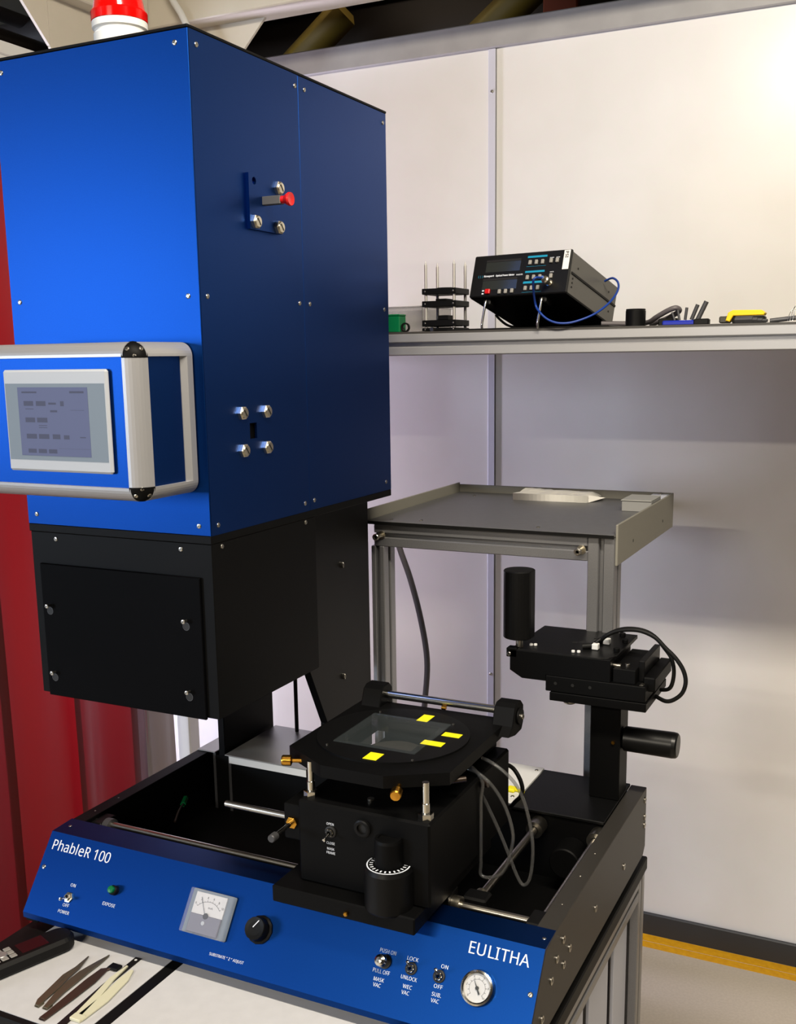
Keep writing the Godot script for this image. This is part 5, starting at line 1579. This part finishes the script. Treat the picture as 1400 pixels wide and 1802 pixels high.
	obj("coaxial_plug", st, M.nickel, t)
	# legs
	for x in [-0.070, 0.052]:
		var y0 := -H
		part_box("leg_socket", Vector3(x - 0.008, -H - 0.012, -0.034), Vector3(x + 0.008, -H, -0.010), M.rubber, t, 0.002)
		part_tube("leg", [Vector3(x + 0.001, -H - 0.004, -0.008), Vector3(x + 0.001, -H - 0.012, -0.006), Vector3(x - 0.001, -H - 0.050, -0.008), Vector3(x - 0.001, -H - 0.0615, -0.012)], 0.0024, M.chrome, t, 10, 3)
	part_box("rear_foot", Vector3(-W + 0.01, -H - 0.004, -D + 0.002), Vector3(-W + 0.03, -H, -D + 0.02), M.rubber, t)
	part_box("rear_foot", Vector3(W - 0.03, -H - 0.004, -D + 0.002), Vector3(W - 0.01, -H, -D + 0.02), M.rubber, t)
	# blue lead: its own thing, from the plug down over the mat and up behind the case
	var xf := t.transform
	var p0: Vector3 = xf * (cc + Vector3(0, 0, 0.028))
	var l := thing("coaxial_lead", "blue coaxial lead looping from the power meter's front to its rear", "cable", Vector3(-0.6, SY, -1.94))
	part_tube("sheath", [p0, p0 + Vector3(-0.012, -0.004, 0.016), Vector3(-0.652, 1.715, -1.925), Vector3(-0.640, 1.697, -1.918), Vector3(-0.622, 1.683, -1.915), Vector3(-0.600, 1.6765, -1.916), Vector3(-0.575, 1.679, -1.925), Vector3(-0.545, 1.692, -1.945), Vector3(-0.525, 1.713, -1.975), Vector3(-0.518, 1.735, -2.005), Vector3(-0.524, 1.752, -2.03), Vector3(-0.540, 1.762, -2.05), Vector3(-0.558, 1.758, -2.062)], 0.0021, M.cableblue, l, 10, 5)
	var k := thing("mains_lead", "thin black lead dropping behind the tilted power meter's left side", "cable", Vector3(-0.74, SY, -2.1))
	part_tube("sheath", [Vector3(-0.770, 1.700, -2.03), Vector3(-0.762, 1.690, -2.035), Vector3(-0.748, 1.679, -2.04), Vector3(-0.728, 1.6745, -2.045), Vector3(-0.70, 1.6735, -2.10)], 0.0025, M.rubber, k, 8)

# ------------------------------------------------------------------ things lying on the bench
func bench_items() -> void:
	var y := BT
	var a := thing("paper_sheet", "white paper under the tweezers at the bench's left side", "paper", Vector3(-1.08, y, -1.06))
	var st := mb()
	prism(st, [Vector2(-1.199, -1.22), Vector2(-0.962, -1.22), Vector2(-0.962, -0.957), Vector2(-1.195, -0.957)], "xz", y, y + 0.0008)
	obj("sheet", st, M.paper, a)
	var b := thing("paper_sheet", "large white paper on the bench in front of the base, right of the black gap", "paper", Vector3(-0.7, y, -1.06))
	st = mb()
	prism(st, [Vector2(-0.941, -1.22), Vector2(-0.58, -1.22), Vector2(-0.58, -0.955), Vector2(-0.941, -0.955)], "xz", y, y + 0.0008)
	obj("sheet", st, M.paper, b)
	# hand-held meter
	var d0 := Vector3(-1.205, y, -0.955)
	var d1 := Vector3(-1.138, y, -1.132)
	var h := thing("handheld_meter", "black handheld meter with grey keys and a dark red display on the left paper", "handheld meter", (d0 + d1) * 0.5)
	h.rotation.y = atan2((d0 - d1).x, (d0 - d1).z)
	O = Vector3.ZERO
	var L := d0.distance_to(d1) / 2
	var body := []
	for k in 13:
		var an := PI * k / 12.0
		body.append(Vector2(0.024 * cos(an), -L + 0.018 - 0.022 * sin(an)))
	body.append(Vector2(-0.026, L)); body.append(Vector2(0.026, L))
	st = mb()
	prism(st, body, "xz", 0.001, 0.024, 0.005)
	obj("body", st, M.rubber, h)
	var ds := part_box("display", Vector3(-0.016, 0.024, -L + 0.040), Vector3(0.014, 0.0246, -L + 0.082), mat(Color(0.16, 0.06, 0.07), 0.2), h)
	ds.set_meta("label", "dark red display")
	for i in 3:
		for j in 3:
			part_box("key", Vector3(-0.017 + i * 0.0115, 0.024, -L + 0.090 + j * 0.013), Vector3(-0.0075 + i * 0.0115, 0.0262, -L + 0.1005 + j * 0.013), M.button, h, 0.001)
	part_cyl("round_key", Vector3(-0.002, 0.024, -L + 0.1085), Vector3(-0.002, 0.027, -L + 0.1085), 0.009, M.silver, h, 20, 0.001)
	# tweezers: two sprung arms each
	tweezers("fine pointed steel tweezers nearest the black handheld meter", [[-1.0831, -1.1115], [-1.0770, -1.0818], [-1.0770, -1.0579], [-1.0715, -1.0296], [-1.0670, -0.996], [-1.0615, -0.9824]], 0.0035, M.olive, false)
	tweezers("brown steel tweezers with sharp points between two other pairs", [[-1.0564, -1.1277], [-1.0575, -1.1058], [-1.0600, -1.0758], [-1.0590, -1.0551], [-1.0560, -1.0238], [-1.0470, -0.9832]], 0.0042, M.olive, false)
	tweezers("dark brown wafer tweezers with a black wide tip", [[-1.0259, -1.1071], [-1.0372, -1.0948], [-1.0352, -1.0639], [-1.0339, -1.0221], [-1.0328, -0.9626]], 0.0048, M.tweezerbrown, true)
	var sp := thing("steel_rule", "dark flat steel strip with a hole at its end, under the ivory tweezers", "strip", Vector3(-1.008, y, -1.05))
	st = mb()
	prism(st, [Vector2(-1.0175, -1.143), Vector2(-1.0060, -1.143), Vector2(-1.0035, -1.0618), Vector2(-0.9945, -0.962), Vector2(-1.0075, -0.962), Vector2(-1.0145, -1.0618)], "xz", y + 0.0008, y + 0.0022, 0.0003)
	obj("strip", st, mat(Color(0.13, 0.12, 0.12), 0.35, 0.3), sp)
	part_cyl("end_hole", Vector3(-1.0115, y + 0.0022, -1.136), Vector3(-1.0115, y + 0.0024, -1.136), 0.0022, M.white, sp, 12)
	var iv := thing("ivory_tweezers", "ivory plastic tweezers lying beside the black gap between the papers", "tweezers", Vector3(-1.0, y, -1.05))
	for arm in [[[-1.0110, -1.1160, 0.0015], [-1.0094, -1.0795, 0.0045], [-1.0005, -1.0387, 0.0060], [-0.9925, -0.9880, 0.0060]], [[-0.9965, -1.1100, 0.0025], [-0.9925, -1.0876, 0.0075], [-0.9855, -1.0346, 0.0085], [-0.9865, -0.9840, 0.0075]]]:
		ribbon("arm", arm, y + 0.0032, 0.0028, M.ivory, iv)
	part_box("joint", Vector3(-0.9990, y + 0.0009, -0.993), Vector3(-0.9800, y + 0.0060, -0.980), M.ivory, iv, 0.001)

func ribbon(called: String, pts: Array, yy: float, th: float, m: Material, parent: Node) -> void:
	# flat bar through [x, z, half width]
	var poly := []
	for q in pts:
		poly.append(Vector2(q[0] - q[2], q[1]))
	for i in range(pts.size() - 1, -1, -1):
		poly.append(Vector2(pts[i][0] + pts[i][2], pts[i][1]))
	var st := mb()
	prism(st, poly, "xz", yy - th / 2, yy + th / 2, 0.0004)
	obj(called, st, m, parent)

func tweezers(label: String, line: Array, w: float, m: Material, black_tip: bool) -> void:
	var t := thing("tweezers", label, "tweezers", Vector3(line[2][0], BT, line[2][1]), "steel tweezers on the left paper")
	var n := line.size()
	for s in [-1.0, 1.0]:
		var pts := []
		for i in n:
			var u := float(i) / (n - 1)
			var spread := 0.0045 * sin(PI * clampf(u * 0.9 + 0.05, 0, 1))
			pts.append([line[i][0] + s * spread, line[i][1], lerpf(0.0008, w, minf(1.0, u * 2.2)) * 1.05])
		ribbon("arm", pts, BT + 0.0025 + (0.0012 if s > 0 else 0.0), 0.0016, m, t)
	part_box("end_weld", Vector3(line[n - 1][0] - w, BT + 0.0009, line[n - 1][1] - 0.012), Vector3(line[n - 1][0] + w, BT + 0.0055, line[n - 1][1]), m, t, 0.0008)
	if black_tip:
		part_box("tip_pad", Vector3(line[0][0] - 0.011, BT + 0.0009, line[0][1] - 0.007), Vector3(line[0][0] + 0.009, BT + 0.0055, line[0][1] + 0.009), M.rubber, t, 0.002)
